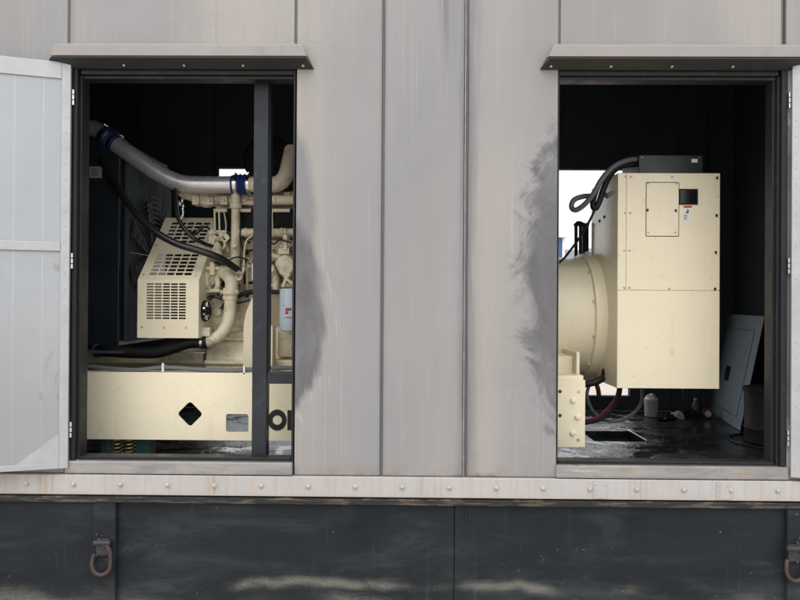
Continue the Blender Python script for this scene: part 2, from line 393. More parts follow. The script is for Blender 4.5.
panel(sx[466]+.008, OR0-.0005, ZSB, ZTOP)
panel(sx[560]+g, sx[784]-g, ZO1+.012, ZTOP)
panel(sx[784]+g+.012, XR, ZSB, ZTOP)
# seam backing channels
for a in (296,384,466):
    w = .03 if a!=466 else .03
    x=sx[a]
    MB().box(x-g+.0012,x+g-.0012,.009,TH, ZO1+.02 if a==296 else ZSB, ZTOP).build('seam_channel', SEAM, enc) if a!=466 else MB().box(x-.0028,x+.0072,.007,TH,ZSB,ZTOP).build('seam_channel', SEAM, enc)
for a in (72,784,560):
    MB().box(sx[a]-g+.0012,sx[a]+g-.0012,.008,TH, ZO1+.02, ZTOP).build('seam_channel', SEAM, enc)
# raised lip at the wide seam
MB().box(sx[466]-.010,sx[466]-.004,-.006,TH,ZSB,ZTOP).build('seam_lip', SILL, enc,.002)
# roof, back, ends, floor
MB().box(XL,XR,0,YB,ZTOP,ZTOP+.05).build('roof', WALL, enc)
bl0,bl1 = XP(217,2.3,172), -.45; br0,br1 = .75, 1.95
zb1 = (ZP(168,2.3,228)+ZP(169,2.3,580))/2; zb0 = ZP(396,2.3,605)
FZ = 1.07       # floor level
def FP(px,py,dz=0.0):
    d = fwd + rt*((px-400)/F) + up*((300-py)/F)
    return CAM + d*((FZ+dz-CAM.z)/d.z)
b = MB()
for (x0,x1,z0,z1) in ((XL,bl0,FZ,ZTOP),(bl0,bl1,zb1,ZTOP),(bl0,bl1,FZ,zb0),(bl1,br0,FZ,ZTOP),(br0,br1,zb1,ZTOP),(br0,br1,FZ,zb0),(br1,XR,FZ,ZTOP)):
    b.box(x0,x1,2.3,2.36,z0,z1)
b.build('back_wall', BLACK, enc)
for x in (-3.2,-2.3,-1.75,-1.62,.15,.4,.62,1.0,1.32,2.3,2.55): MB().box(x,x+.03,2.275,2.299,zb1+.02 if bl0<x<bl1 or br0-.04<x<br1 else FZ,ZTOP).build('wall_rib', BLACK, enc, .004)
MB().box(XL,XL+.06,TH,2.3,FZ,ZTOP).build('end_wall', BLACK, enc)
MB().box(2.82,XR,TH,2.3,FZ,ZTOP).build('end_wall', simple('blue black end wall',(.034,.041,.046),.6,0,.3,3,spec=.3), enc)
MB().box(XL+.001,XR-.001,TH+.0005,TH+.0345,FZ-.05,ZST-.006).build('base_channel', FRAME, enc)
MB().box(XL+.06,2.42,TH+.021,2.3,ZTOP-.03,ZTOP-.004).build('ceiling_lining', BLACK, enc)
# inner lining of the front wall (black)
b=MB()
for (x0,x1,z0,z1) in ((XL+.06,OL0-.02,ZST,ZTOP-.04),(OL1+.012,OR0-.012,ZST,ZTOP-.04),(OR1+.03,2.81,ZST,ZTOP-.04),(OL0-.02,OL1+.012,ZO1+.02,ZTOP-.04),(OR0-.012,OR1+.03,ZO1+.02,ZTOP-.04)):
    b.box(x0,x1,TH+.021,TH+.034,z0,z1)
b.build('front_lining', BLACK, enc)
# floor with a hatch hole
hx0,hx1 = 1.29,1.63; hy0,hy1 = FP(620,441.5).y, FP(608,431).y
b=MB()
for (x0,x1,y0,y1) in ((XL+.06,hx0,TH+.035,2.299),(hx1,2.815,TH+.035,2.299),(hx0,hx1,TH+.035,hy0),(hx0,hx1,hy1,2.299)):
    b.box(x0,x1,y0,y1,FZ-.05,FZ)
b.build('floor', FLOOR, enc)
b=MB(); b.box(hx0-.02,hx1+.02,hy0-.02,hy1+.02,FZ-.37,FZ-.35)
for (a_,b_,c_,d_) in ((hx0-.03,hx0-.021,hy0-.03,hy1+.03),(hx1+.021,hx1+.03,hy0-.03,hy1+.03),(hx0-.02,hx1+.02,hy0-.03,hy0-.021),(hx0-.02,hx1+.02,hy1+.021,hy1+.03)): b.box(a_,b_,c_,d_,FZ-.37,FZ-.051)
b.build('hatch_pan', BLACK, enc)
b=MB(); b.hexa([(hx1+.0,hy0-.01,FZ+.001),(hx1+.022,hy0-.01,FZ+.001),(hx1+.022,hy1+.01,FZ+.001),(hx1,hy1+.01,FZ+.001),(hx1,hy0-.01,FZ+.012),(hx1+.022,hy0-.01,FZ+.012),(hx1+.022,hy1+.01,FZ+.012),(hx1,hy1+.01,FZ+.012)])
b.build('hatch_edge', CLAMP, enc, .002)
# door frames (jambs / lintel / threshold)
def frame(x0,x1,left):
    # side with the hinged door gets the broad black frame
    b=MB(); h0=ZST+.002; 
    if left:
        b.box(x0-.022,x0,-.003,TH+.05,h0,ZO1); b.box(x0,x0+.012,.022,TH+.05,h0,ZO1-.03); b.box(x1-.006,x1+.003,.004,TH+.05,h0,ZO1)
    else:
        b.box(x1+.0,x1+.03,-.003,TH+.05,h0,ZO1); b.box(x1-.012,x1,.014,TH+.05,h0,ZO1-.03); b.box(x1-.026,x1-.012,.035,TH+.05,h0,ZO1-.03); b.box(x0,x0+.007,.004,TH+.05,h0,ZO1)
    b.box(x0+.008,x1-.008,.012,TH+.05,ZO1-.028,ZO1+.01)
    b.box(x0+.008,x1-.008,.03,TH+.05,ZO1-.045,ZO1-.028)
    b.build('door_frame', FRAME, enc, .003)
    b=MB(); b.box(x0+.013,x1-.013,.024,TH+.045,ZST-.004,ZST+.016); b.box(x0+.013,x1-.013,.012,.022,ZST-.004,ZST+.006)
    b.build('threshold', FRAME, enc, .003)
    MB().box(x0-.045 if left else x0-.004,x1+.002 if left else x1+.035,-.016,TH+.03,ZSB+.002,ZST).build('sill', SILL, enc, .006)
frame(OL0,OL1,True); frame(OR0,OR1,False)
# drip hoods
def hood(pxl, pxr, nl, nr, screws, label):
    ztop=ZP(45,-.07,400); zl=ZP(56.5,-.07,400); zw=ZP(70,0,400)
    fl=XP(nl,-.07,57); fr=XP(nr,-.07,57); wl=XP(pxl,0,68); wr=XP(pxr,0,68)
    b=MB()
    b.hexa([(fl,-.074,zl),(fr,-.074,zl),(fr,-.001,zl+.02),(fl,-.001,zl+.02),(fl+.02,-.07,ztop),(fr-.02,-.07,ztop),(fr-.04,-.001,ztop+.035),(fl+.04,-.001,ztop+.035)])
    o=b.build('drip_hood', HOODT, enc, .003, label=label)
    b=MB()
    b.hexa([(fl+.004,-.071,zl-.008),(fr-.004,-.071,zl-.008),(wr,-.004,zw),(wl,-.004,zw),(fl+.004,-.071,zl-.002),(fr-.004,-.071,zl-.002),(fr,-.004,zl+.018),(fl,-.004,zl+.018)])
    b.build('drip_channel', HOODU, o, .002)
    first=None
    for px in screws:
        Y=-.035; c=Vector((XP(px,Y,65),-.034,(zl+zw)/2-.013))
        if first is None:
            nrm=Vector((0,-.5,-1)).normalized()
            first=MB().lathe(c,nrm,[(-.002,.007),(.003,.007),(.005,.004),(.0055,.0005)],12).build('screw',SCREW,o)
            base=Vector(first['_w'])-c
        else: dup(first, base+c)
hood(44,314.5,50,306.5,(124,184,243,303),'narrow rain hood over the engine doorway')
hood(539.5,812,549,805,(551,611,672,733,794),'long rain hood over the control cabinet doorway')
# base rail with bolts
ZR0=(ZP(494.5,-.02,130)+ZP(501,-.02,700))/2; ZR1=ZSB+.0
rail=MB().box(XL,XR,-.022,.04,ZR0,ZR1-.002).build('base_rail', RAIL, enc, .003)
first=None
zb=(ZR0+ZR1)/2+.002
for k in range(-8,19):
    x=XP(27+46.9*k,-.02,487)
    if x>XR-.05: continue
    c=Vector((x,-.022,zb))
    if first is None:
        first=MB().lathe(c,(0,-1,0),[(-.001,.0135),(.0025,.0135),(.003,.0095),(.009,.009),(.0105,.006),(.011,.0005)],16).build('bolt',BOLT,rail); base=Vector(first['_w'])-c
    else: dup(first, base+c)
for px in (600,723):
    x=XP(px,-.02,490); b=MB().box(x-.033,x+.033,-.0265,-.0225,ZR0+.006,ZR1-.008)
    o=b.build('splice_plate', RAIL, rail, .001)
    for (dx,dz) in ((-.022,.025),(-.022,.0),(-.022,-.025),(.022,.02)):
        MB().lathe((x+dx,-.0265,zb+dz),(0,-1,0),[(0,.004),(.002,.004),(.003,.0005)],10).build('rivet',BOLT,rail)
# steel post and cross bar behind the left opening
b=MB(); Y=.10
px0,px1=XP(252.8,Y,260),XP(267.5,Y,260)
b.box(px0,px1,Y,Y+.07,FZ,ZTOP-.03); 
zc=(ZP(372.5,Y,280)+ZP(384,Y,280))/2; hh=M_(5.8,Y)
b.box(px1+.0005,.58,Y+.004,Y+.066,zc-hh,zc+hh)
b.box(px1-.002,px1+.006,Y+.02,Y+.075,zc+hh+.0005,ZTOP-.03)
b.build('post', POST, enc, .005, label='slate-coloured square post with a cross bar behind the engine doorway')

# doors
def door(hinge_x, sign, ang, z0, z1, width, label):
    # local: u along door from hinge, v thickness (towards viewer negative), z
    a=math.radians(ang); ux=Vector((sign*math.cos(a), -math.sin(a),0)); vx=Vector((sign*math.sin(a)*-1*-1 if False else -sign*math.sin(a)*-1, -math.cos(a),0))
    vx=Vector((-ux.y*-1*sign*-1, 0,0)) if False else (Vector((0,0,1)).cross(ux) if sign<0 else ux.cross(Vector((0,0,1))))
    # vx points toward the camera (-y)
    if vx.y>0: vx=-vx
    m=Matrix(((ux.x,vx.x,0,hinge_x),(ux.y,vx.y,0,-.012),(0,0,1,0),(0,0,0,1)))
    # skin
    o=MB().box(0,width,-.012,-.004,z0,z1).build('door', WALL, enc, 0, xf=m, label=label)
    zm=z0+(z1-z0)*.545
    b=MB(); e=.042
    b.box(.001,e,-.003,.016,z0+.001,z1-.001); b.box(width-e,width-.001,-.003,.016,z0+.001,z1-.001)
    b.box(e+.0005,width-e-.0005,-.003,.0155,z1-.085,z1-.001); b.box(e+.0005,width-e-.0005,-.003,.0155,z0+.001,z0+.03)
    b.box(e+.0005,width-e-.0005,-.003,.0175,zm-.022,zm+.022)
    b.build('door_stile', ALU, o, .002, xf=m)
    for (za,zb_) in ((z0+.0305,zm-.0225),(zm+.0225,z1-.0855)):
        MB().box(e+.001,width-e-.001,-.003,.009,za,zb_).build('perforated_lining', PERF, o, 0, xf=m)
    MB().prism([(e+.001,z0+.0305),(e+.19,z0+.0305),(e+.001,z0+.175)],(),.0095,.0145,fn=lambda x,y,z:(x,y,z)).build('corner_gusset', ALU, o, 0, xf=m)
    first=None
    n=26
    for i in range(n):
        p=m@Vector((.021,.016,z0+.04+(z1-z0-.08)*i/(n-1)))
        if first is None:
            first=MB().lathe(p,vx,[(0,.004),(.0016,.0032),(.002,.0003)],8).build('rivet',BOLT,o); base=Vector(first['_w'])-p
        else: dup(first, base+p)
    for zz in (z1-.17,z1-.99,z0+.19):
        b=MB()
        for k in range(3): b.cyl((hinge_x-sign*.008,-.012,zz-.038+k*.027),(hinge_x-sign*.008,-.012,zz-.016+k*.027),.0065,n=10)
        b.build('hinge',CLAMP,o)
    return o
dz1=ZP(64.5,0,72); dz0=ZP(467,0,72)
door(OL0-.024,-1,17,dz0,dz1,1.08,'left door swung open flat against the wall, perforated lining outwards')
door(OR1+.040,1,17,ZP(476,0,790),ZP(67,0,790),.9,'right door swung open past the edge of the frame')

# ------------------------------------------------------------------ fuel tank base
tank = thing('base_tank','dusty dark slate steel fuel tank base under the white rail','tank',(0,1.15,0))
zt=ZR0-.006
fl=MB(); zf=(ZP(496.5,-.03,130)+ZP(503,-.03,700))/2; zf2=zf-.028
fl.box(XL-.02,XR+.02,-.034,.12,zf2,zf).build('top_flange', FLANGE, tank, .003)
MB().box(XL+.02,XR-.02,.0,.1,zf+.001,ZR0-.0015).build('shadow_gap_strip', BLACK, tank)  # black strip paints the shadow gap between rail and flange
zt=zf2-.001
s1,s2=XP(454,0,550),XP(466,0,520)
MB().box(XL,s1-.001,-.004,.05,0,zt).build('side_plate', TANK, tank, .002)
MB().box(s1+.002,XR,-.0055,.05,0,zt).build('side_plate', TANK, tank, .002)
MB().box(XL+.01,XR-.01,.051,2.3,0.02,.68).build('tank_shell', TANK, tank)
MB().box(s2-.006,s2+.006,-.012,-.006,zt-.09,zt-.002).build('weld_tab', TANK, tank,.002)
def stiff(pxa,pxb,hpx,dy=3):
    x0,x1=XP(pxa,-.03,550),XP(pxb,-.03,550)
    b=MB(); b.box(x0,x1,-.034,-.0062,0,zt-.002); b.build('stiffener', TANK, tank, .003)
    b=MB(); cx=XP(hpx,-.06,560)
    zt_=ZP(543+dy,-.06,hpx); zbm=ZP(572+dy,-.06,hpx); r=M_(9,-.06)
    pts=[]
    # hanging U hook
    pts=[(cx+.004,-.036,zt_+.02),(cx+.02,-.05,zt_+.005),(cx+r*.95,-.055,zt_-.03),(cx+r,-.056,zbm+r+.0),(cx+r*.7,-.058,zbm+r*.3),(cx,-.06,zbm),(cx-r*.7,-.06,zbm+r*.3),(cx-r,-.058,zbm+r),(cx-r*.98,-.056,zbm+r+.035),(cx-r*.8,-.05,zbm+r+.055)]
    b.tube(pts,.0095,12).build('lifting_hook', RUST, tank)
    b=MB(); b.box(cx-.03,cx+.032,-.05,-.0345,zt_-.05,zt_+.03); b.cyl((cx-.04,-.05,zt_+.012),(cx+.042,-.05,zt_+.012),.013,n=12)
    for k in range(12): b.ball((cx+random.uniform(-.03,.035),-.05,zt_+random.uniform(-.06,.07)),random.uniform(.004,.011),(1,.5,1.3),8)
    b.build('hook_bracket', RUSTK, tank, .003)
stiff(93.5,115.5,101); stiff(787,812,796,9)

# ------------------------------------------------------------------ generator set
gs = thing('generator_set','cream diesel generator set on a long skid inside the housing','generator',(0,1.1,FZ))
Ys=.38
zs1=(ZP(372,Ys,160)+ZP(373.5,Ys,270))/2; zs0=(ZP(438,Ys,90)+ZP(441.5,Ys,240))/2
xs0=-2.6; xs1=XP(584,.36,420)
dcx,dcz=XP(190,Ys,414),ZP(414,Ys,190); R_=M_(13,Ys)
def rdiamond(cx,cz,R,rd=.35,n=6):
    out=[]
    for k in range(4):
        a=math.pi/2*k; ctr=Vector((cx+math.cos(a)*R*(1-rd),cz+math.sin(a)*R*(1-rd))); rr=R*rd*.72
        for j in range(n+1):
            t=a-math.pi/4+math.pi/2*j/n
            out.append((ctr.x+math.cos(t)*rr, ctr.y+math.sin(t)*rr))
    return out
def rrect(x0,x1,z0,z1,r,n=5):
    out=[]
    for (cx,cz,a0) in ((x1-r,z1-r,0),(x0+r,z1-r,90),(x0+r,z0+r,180),(x1-r,z0+r,270)):
        for j in range(n+1):
            t=math.radians(a0+90*j/n); out.append((cx+math.cos(t)*r,cz+math.sin(t)*r))
    return out
skid=MB()
hr=rrect(XP(226,Ys,420),XP(248.5,Ys,420),ZP(432,Ys,237),ZP(414,Ys,237),.014)
xa,xb_=XP(170,Ys),XP(212,Ys); xc=XP(250.5,Ys)
for (u0,u1,hl) in ((xs0,xa,[]),(xa,xb_,[rdiamond(dcx,dcz,R_)]),(xb_,xc,[hr]),(xc,xs1,[])):
    skid.prism([(u0,zs0),(u1,zs0),(u1,zs1),(u0,zs1)],hl,Ys,Ys+.009)
bmesh.ops.remove_doubles(skid.bm,verts=skid.bm.verts,dist=1e-5)
for f in [f for f in skid.bm.faces if abs(f.normal.x)>.9 and xs0+.01<f.calc_center_median().x<xs1-.01 and len([1 for e in f.edges if e.calc_length()>.2])>=2]: skid.bm.faces.remove(f)
skid.box(xs0,xs1,Ys+.0095,Ys+.09,zs1-.009,zs1); skid.box(xs0,xs1,Ys+.0095,Ys+.06,zs0,zs0+.009)
skid.box(xs0,xs1,1.73,1.739,zs1-.12,zs1); skid.box(xs0,xs1,1.66,1.7295,zs1-.009,zs1)
for x in (-2.5,-.35,.35): skid.box(x,x+.07,Ys+.091,1.655,zs0+.02,zs1-.03)
skid=skid.build('skid', CREAM, gs, 0)
MB().lathe((dcx+.02,Ys+.16,dcz),(0,1,0),[(0,.05),(.06,.05)],20).build('drain_plug',RUB,skid)
# lettering on the skid
def letters(txt, x, z, h, Y, w=.86):
    b=MB(); s=h; t=.27*h; yy=(Y-.002,Y-.0004)
    def rect(x0,z0,x1,z1): b.prism([(x+x0*s,z+z0*s),(x+x1*s,z+z0*s),(x+x1*s,z+z1*s),(x+x0*s,z+z1*s)],(),*yy)
    def poly(p): b.prism([(x+a*s,z+c*s) for a,c in p],(),*yy)
    for ch in txt:
        if ch=='K':
            rect(0,0,.27,1); poly([(.272,.42),(.45,1),(.72,1),(.45,.52),(.74,0),(.46,0),(.272,.40)]); x+=.72*s
        elif ch=='O':
            o=[(x+s*(.52+.47*math.cos(a)),z+s*(.5+.53*math.sin(a))) for a in [2*math.pi*k/40 for k in range(40)]]
            i=[(x+s*(.52+.235*math.cos(a)),z+s*(.5+.235*math.sin(a))) for a in [2*math.pi*k/40 for k in range(40)]]
            b.prism(o,[i],*yy); x+=1.03*s
        elif ch=='H': rect(0,0,.27,1); rect(.272,.37,.6,.63); rect(.602,0,.87,1); x+=.96*s
        elif ch=='L': rect(0,0,.27,1); rect(.272,0,.72,.25); x+=.8*s
        elif ch=='E': rect(0,0,.27,1); rect(.272,0,.75,.22); rect(.272,.39,.7,.61); rect(.272,.78,.75,1); x+=.84*s
        elif ch=='R':
            rect(0,0,.27,1); rect(.272,.78,.6,1); rect(.272,.36,.6,.56); poly([(.602,.36),(.8,.42),(.86,.56),(.86,.8),(.8,.95),(.602,1)]); poly([(.3,.358),(.6,.358),(.92,0),(.6,0)]); x+=.98*s
    return b
hL=M_(20,Ys); xO=XP(267.3,Ys,419)
letters('KOHLER', xO-.74*hL, ZP(430,Ys,278), hL, Ys).build('lettering', INK, skid)
# conduit along the skid and its ties
Yc=Ys+.02
def cp(l,Y): return [P(a,b,Y) for a,b in l]
o=MB().tube([Vector((-2.3,Yc,zs1+.02))]+cp([(80,366.2),(105,368),(135,370),(164,367.5),(200,369.5),(230,370.5),(250,369.5),(290,368)],Yc)+[Vector((-.2,Yc,zs1+.02))],M_(2.2,Yc),10).build('conduit',GREYH,gs)
for px,py in ((83,366.5),(164,367.5),(245,370)):
    p=P(px,py,Yc); MB().torus(p,(1,0,0),M_(2.9,Yc),.0035,16,6).box(p.x-.006,p.x+.006,Yc-.02,Yc-.012,p.z-.022,p.z+.026).build('cable_tie',WHITE,o,.001)
# spring isolator
def isolator(cx, cy):
    o=MB(); w=M_(20,Ys)
    z0=FZ+.002; z1=zs0-.002
    o.box(cx-.13,cx+.13,cy-.05,cy+.06,z0,z0+.010); o.box(cx-.12,cx-.085,cy-.045,cy+.05,z0+.0105,z1-.006); o.box(cx+.075,cx+.16,cy-.03,cy+.05,z0+.0105,z1-.006)
    o.box(cx-.12,cx+.16,cy-.03,cy+.05,z1-.005,z1)
    o=o.build('spring_isolator',GREEN,gs,.003)
    for sx_ in (-.042,.03):
        pts=[]
        for k in range(0,61):
            a=2*math.pi*k/12; pts.append((cx+sx_+.028*math.cos(a),cy-.01+.028*math.sin(a),z0+.014+(z1-z0-.026)*k/60))
        MB().tube(pts,.0058,8,1).lathe((cx+sx_,cy-.01,z1-.016),(0,0,1),[(0,.036),(.008,.036)],16).build('spring',BRASS,o)
isolator(XP(121,.42,450),.47); isolator(.2,.47)

# engine core
Yb=.93   # block front face
eng=MB()
xe0=XP(205,Yb,300); xe1=.62
zc1=ZP(296,Yb,250); 
eng.box(xe0,xe1,Yb,1.42,ZP(338,Yb,250),ZP(235,Yb,250)); eng.box(XP(215,Yb,220),xe1,Yb,1.42,ZP(234.9,Yb,250),ZP(196,Yb,250))
eng.box(xe0+.03,xe1-.05,Yb-.05,Yb-.001,ZP(262,Yb,250),ZP(240,Yb,250))
eng.box(xe0+.05,xe1,Yb-.022,Yb-.001,ZP(292,Yb,250),ZP(284,Yb,250))
for k,px in enumerate((246,272,300,330)): eng.box(XP(px,Yb),XP(px+9,Yb),Yb-.03,Yb-.001,ZP(283,Yb),ZP(264,Yb))
ENG2=simple('occlusion-darkened oily cream',(.44,.37,.25),.45,0,.35,9,.15,(.10,.08,.05))  # oily cream, darkened further to paint occlusion behind the engine parts
eng=eng.build('engine_block',ENG2,gs,.008)
# cylinder head dark gap and valve covers
b=MB()
b.box(XP(214,.86,220),.5,.865,1.3,ZP(230,.86,250),ZP(208.5,.86,250))
vc=b.build('rocker_housing',DARK,gs,.006)
for a,c in ((216,227),(232,251),(268,290)):
    for py in (210.5,232): MB().cyl(P(a,py,.85),P(c,py,.85),M_(1.9,.85),n=10).build('rocker_bolt_pad',ENG,vc)
for px in (214.5,219,272):
    MB().cyl(P(px,209,.852),P(px+.6,232,.852),M_(1.0,.85),n=8).build('rocker_stay',ENG,vc)
# heat shield/exhaust manifold above
b=MB()
Y=.93
b.tube([P(183,192,Y),P(200,197,Y),P(215,199,Y),P(232,200,Y),P(262,199,Y),P(300,197,Y)],M_(6.5,Y),14)
for px in (198,212,226,246,262,276,288):
    b.box(XP(px,Y)-.025,XP(px,Y)+.02,Y-.06,Y+.03,ZP(207,Y),ZP(196+random.uniform(-2,3),Y))
    b.cyl((XP(px,Y),Y-.075,ZP(203,Y)),(XP(px,Y),Y-.05,ZP(203,Y)),.011,n=6)
b.ball(P(207,203,Y),M_(6,Y),(1.4,1,.8)); b.ball(P(186,194,Y),M_(5,Y),(1.6,1,.8)); b.ball(P(251,203,Y-.03),M_(5,Y),(1.5,1,.7))
b.build('exhaust_manifold',ENG,gs,.004)
# vertical water tube with collars
Y=.83
b=MB(); x=XP(235.5,Y,240)
zz=lambda py:ZP(py,Y,235)
b.lathe((x,Y,0),(0,0,1),[(zz(284),M_(6.5,Y)),(zz(279),M_(6.8,Y)),(zz(278),M_(5,Y)),(zz(262),M_(4.6,Y)),(zz(209),M_(4.2,Y)),(zz(208.5),M_(6,Y)),(zz(204),M_(6,Y)),(zz(203),M_(4.8,Y)),(zz(196),M_(4.6,Y)),(zz(192),M_(3.2,Y))],20)
b.cyl(P(234,245,Y-.04),P(234,245,Y-.075),M_(2.6,Y),n=16).torus(P(234,245,Y-.075),(0,1,0),M_(2.2,Y),.004,16,6)
b.build('water_tube',ENG,gs)
# horizontal fuel rail pipe
b=MB(); Y=.84
b.cyl(P(237,232.5,Y),P(300,232.5,Y),M_(4.1,Y),n=16)
for px in (246,273,282): b.lathe(P(px,232.5,Y),(1,0,0),[(-.008,M_(4.8,Y)),(.008,M_(4.8,Y))],16)
b.build('fuel_rail',ENG,gs)
b=MB().tube([P(252,236,.8),P(247,240,.8),P(244.5,250,.8),P(244,262,.8),P(243,272,.79),P(240,277,.79)],M_(.9,.8),8); b.build('fuel_line',ENG,gs)
b=MB().tube([P(246,252,.86),P(253,250,.84),P(262,250,.84)],M_(1,.84),8).ball(P(246,252,.85),M_(3,.84),(1,.6,1.1),10); b.build('sensor_lead',RUB,gs)
MB().pbox(251.5,263,255,280,.80,.01).build('engine_plate',WHITE,eng,.001)
# thermostat housing / water pump cluster
Y=.80; b=MB()
b.rings([(P(212,256,Y+.10),M_(8,Y)),(P(212.5,250,Y+.05),M_(8.2,Y)),(P(214,246,Y),M_(7,Y)),(P(217,250,Y-.03),M_(5,Y)),(P(218.5,258,Y-.03),M_(4.2,Y))],18)
b.torus(P(219,243.5,Y-.01),(.6,-.6,.1),M_(6.3,Y),.008,24,8)
b.prism([(P(a,c,Y).x,P(a,c,Y).z) for a,c in ((207,234),(209,229),(213,229),(216,234),(222,233),(227,234),(229,238),(225,242),(216,240),(208,245))],(),Y+.015,Y+.04)
b.build('thermostat_housing',ENG,gs,.004)
first=None
for px,py in ((211,232.5),(211,240),(221,234.5)):
    MB().cyl(P(px,py,Y+.012),P(px,py,Y-.004),M_(2.2,Y),n=14).cyl(P(px,py,Y-.0045),P(px,py,Y-.006),M_(.9,Y),n=6).build('bolt',ENG,eng)
b=MB(); Y=.80
b.lathe(P(209,277,Y+.08),(.12,-1,0),[(0,M_(15,Y)),(.05,M_(15,Y)),(.06,M_(12,Y)),(.10,M_(11,Y)),(.12,M_(5,Y)),(.14,M_(4,Y))],26)
b.tube([P(201,268.5,Y-.04),P(208,268.5,Y-.05),P(220,268.5,Y-.05)],M_(1.7,Y),10)
b.pbox(209.5,264,214.5,275,Y-.07,.05); b.cyl(P(212,262,Y-.04),P(212,275,Y-.04),M_(2.3,Y),n=12)
b.tube([P(216,275,Y-.02),P(218,284,Y-.04),P(216,290,Y-.02)],M_(2.6,Y),12); b.tube([P(207,273,Y-.03),P(207,283,Y-.05),P(210,290,Y-.03)],M_(2.3,Y),12)
b.cyl(P(205,291,Y-.03),P(220,290.5,Y-.03),M_(2.1,Y),n=12)
b.build('water_pump',ENG,gs,.003)
# big elbow to lower water pipe
b=MB(); Y=.77
b.tube([P(218,272,Y+.06),P(225,273,Y+.0),P(231,280,Y-.02),P(231.5,290,Y-.02),P(230.5,300,Y-.02)],M_(6.6,Y),18)
b.lathe(P(230.5,292.5,Y-.02),(0,0,1),[(-.012,M_(8.6,Y)),(.008,M_(8.8,Y))],20)
b.pbox(223,288,226,300,Y-.05,.03)
b.box(XP(222,Y,292),XP(240,Y,292),Y-.045,Y+.03,ZP(294.3,Y),ZP(291.5,Y))
b.build('pump_elbow',ENG,gs,.003)
b=MB()
b.tube([P(230.5,294,Y-.02),P(230,310,Y-.02),P(228,322,Y-.03),P(222,333,Y-.04),P(213,339.5,Y-.05),P(203,342,Y-.05)],M_(6.1,Y),20)
wp=b.build('lower_water_pipe',ENG,gs)
# lower black hose
Y=.70
b=MB().tube([P(97,351,Y+.1),P(110,351,Y),P(135,352.5,Y),P(158,352,Y),P(175,347,Y),P(190,342.5,Y),P(207,341.5,Y+.02)],M_(6,Y),20)
b.lathe(P(206,341.7,Y+.02),(1,.02,.05),[(-.03,M_(6.9,Y)),(.01,M_(6.9,Y))],20)
lh=b.build('radiator_hose',RUB,gs)
MB().lathe(P(202.5,342,Y+.02),(1,0,.06),[(-.008,M_(7.4,Y)),(.008,M_(7.4,Y))],24).build('hose_clamp',CLAMP,lh)
MB().lathe(P(97,351,Y+.1),(1,-.1,0),[(-.006,M_(7,Y)),(.008,M_(7,Y))],24).build('hose_clamp',GREYH,lh)
# long black hoses in front
b=MB().tube([P(84,128,.95),P(96,150,.85),P(112,178,.75),P(130,206,.66),P(152,229,.60),P(175,243,.58),P(200,251,.58),P(220,258,.62),P(238,270,.70)],M_(3.5,.62),14)
bh=b.build('coolant_hose',RUB2,gs)
MB().lathe(P(237,269.5,.70),(1,.3,-.8),[(-.012,M_(3.6,.7)),(.014,M_(3.6,.7))],14).build('hose_clamp',CLAMP,bh)
MB().tube([P(237,271,.70),P(242,273,.72),P(244,268,.74),P(240,279,.74),P(234,276,.74)],M_(1.6,.7),10).build('hose_fitting',ENG,bh)
MB().tube([P(176,188,.80),P(176,205,.72),P(179,220,.68),P(190,235,.66),P(203,243,.70),P(216,247.5,.78)],M_(2.1,.68),12).build('vent_hose',RUB2,gs)
MB().tube([P(203,226,.76),P(196,233,.74),P(190,233,.78)],M_(2.0,.7),10).build('vent_hose',RUB2,gs)
MB().tube([P(222,309,.80),P(228,301,.80),P(238,296,.79),P(252,292,.77),P(275,292,.74),P(284,292,.73)],M_(2.3,.76),12).build('fuel_hose',RUB,gs)
MB().tube([P(209,300,.78),P(214,297,.78),P(222,298,.79)],M_(1.2,.78),8).build('fuel_hose',RUB2,gs)
# gear cover, oil pan, mounts
Y=.88; b=MB()
b.prism([(P(a,c,Y).x,P(a,c,Y).z) for a,c in ((206,297),(262,294),(262,333),(245,340),(206,337))],(),Y,Y+.045)
b.prism([(P(a,c,Y-.012).x,P(a,c,Y-.012).z) for a,c in ((213,303),(243,302),(243,330),(224,334),(213,330))],(),Y-.012,Y-.001)
b.lathe(P(237,315,Y-.012),(0,-1,0),[(0,M_(4.5,Y)),(.01,M_(4.3,Y)),(.012,M_(3,Y))],18); b.lathe(P(218,312,Y-.012),(0,-1,0),[(0,M_(5,Y)),(.02,M_(4.3,Y)),(.024,M_(3,Y))],18)
b.build('gear_cover',ENG,gs,.003)
first=None
for px,py in ((210,301),(222,305),(236,299),(240,296),(247,299),(257,298),(209,332),(217,324),(227,335),(240,326),(249,314),(241,305),(216,332),(233,331),(246,330)):
    p=P(px,py,Y-.012)
    if first is None:
        first=MB().lathe(p,(0,-1,0),[(0,.0115),(.006,.011),(.011,.008),(.0115,.001)],8).build('bolt',ENG,eng); base=Vector(first['_w'])-p
    else: dup(first,base+p)
b=MB(); Y=.86
b.hexa([P(205,376,.80),P(275,376,.80),P(275,376,1.5),P(205,376,1.5)]+[P(207,338,.88),P(275,338,.88),P(275,338,1.5),P(207,338,1.5)])
b.box(XP(204,.79),.4,.79,.86,ZP(366,.8),ZP(361.5,.8)); b.box(XP(206,.85),.4,.85,1.4,ZP(342,.86),ZP(338.5,.86))
b.box(XP(268,.84),.5,.84,1.3,ZP(376,.84),ZP(328,.84))
b.box(XP(278,.78),.5,.78,.839,ZP(358,.78),ZP(331,.78)); b.box(XP(272,.74),.5,.74,.84,ZP(378,.74),ZP(361,.74))
b.build('oil_pan',ENG,gs,.01)
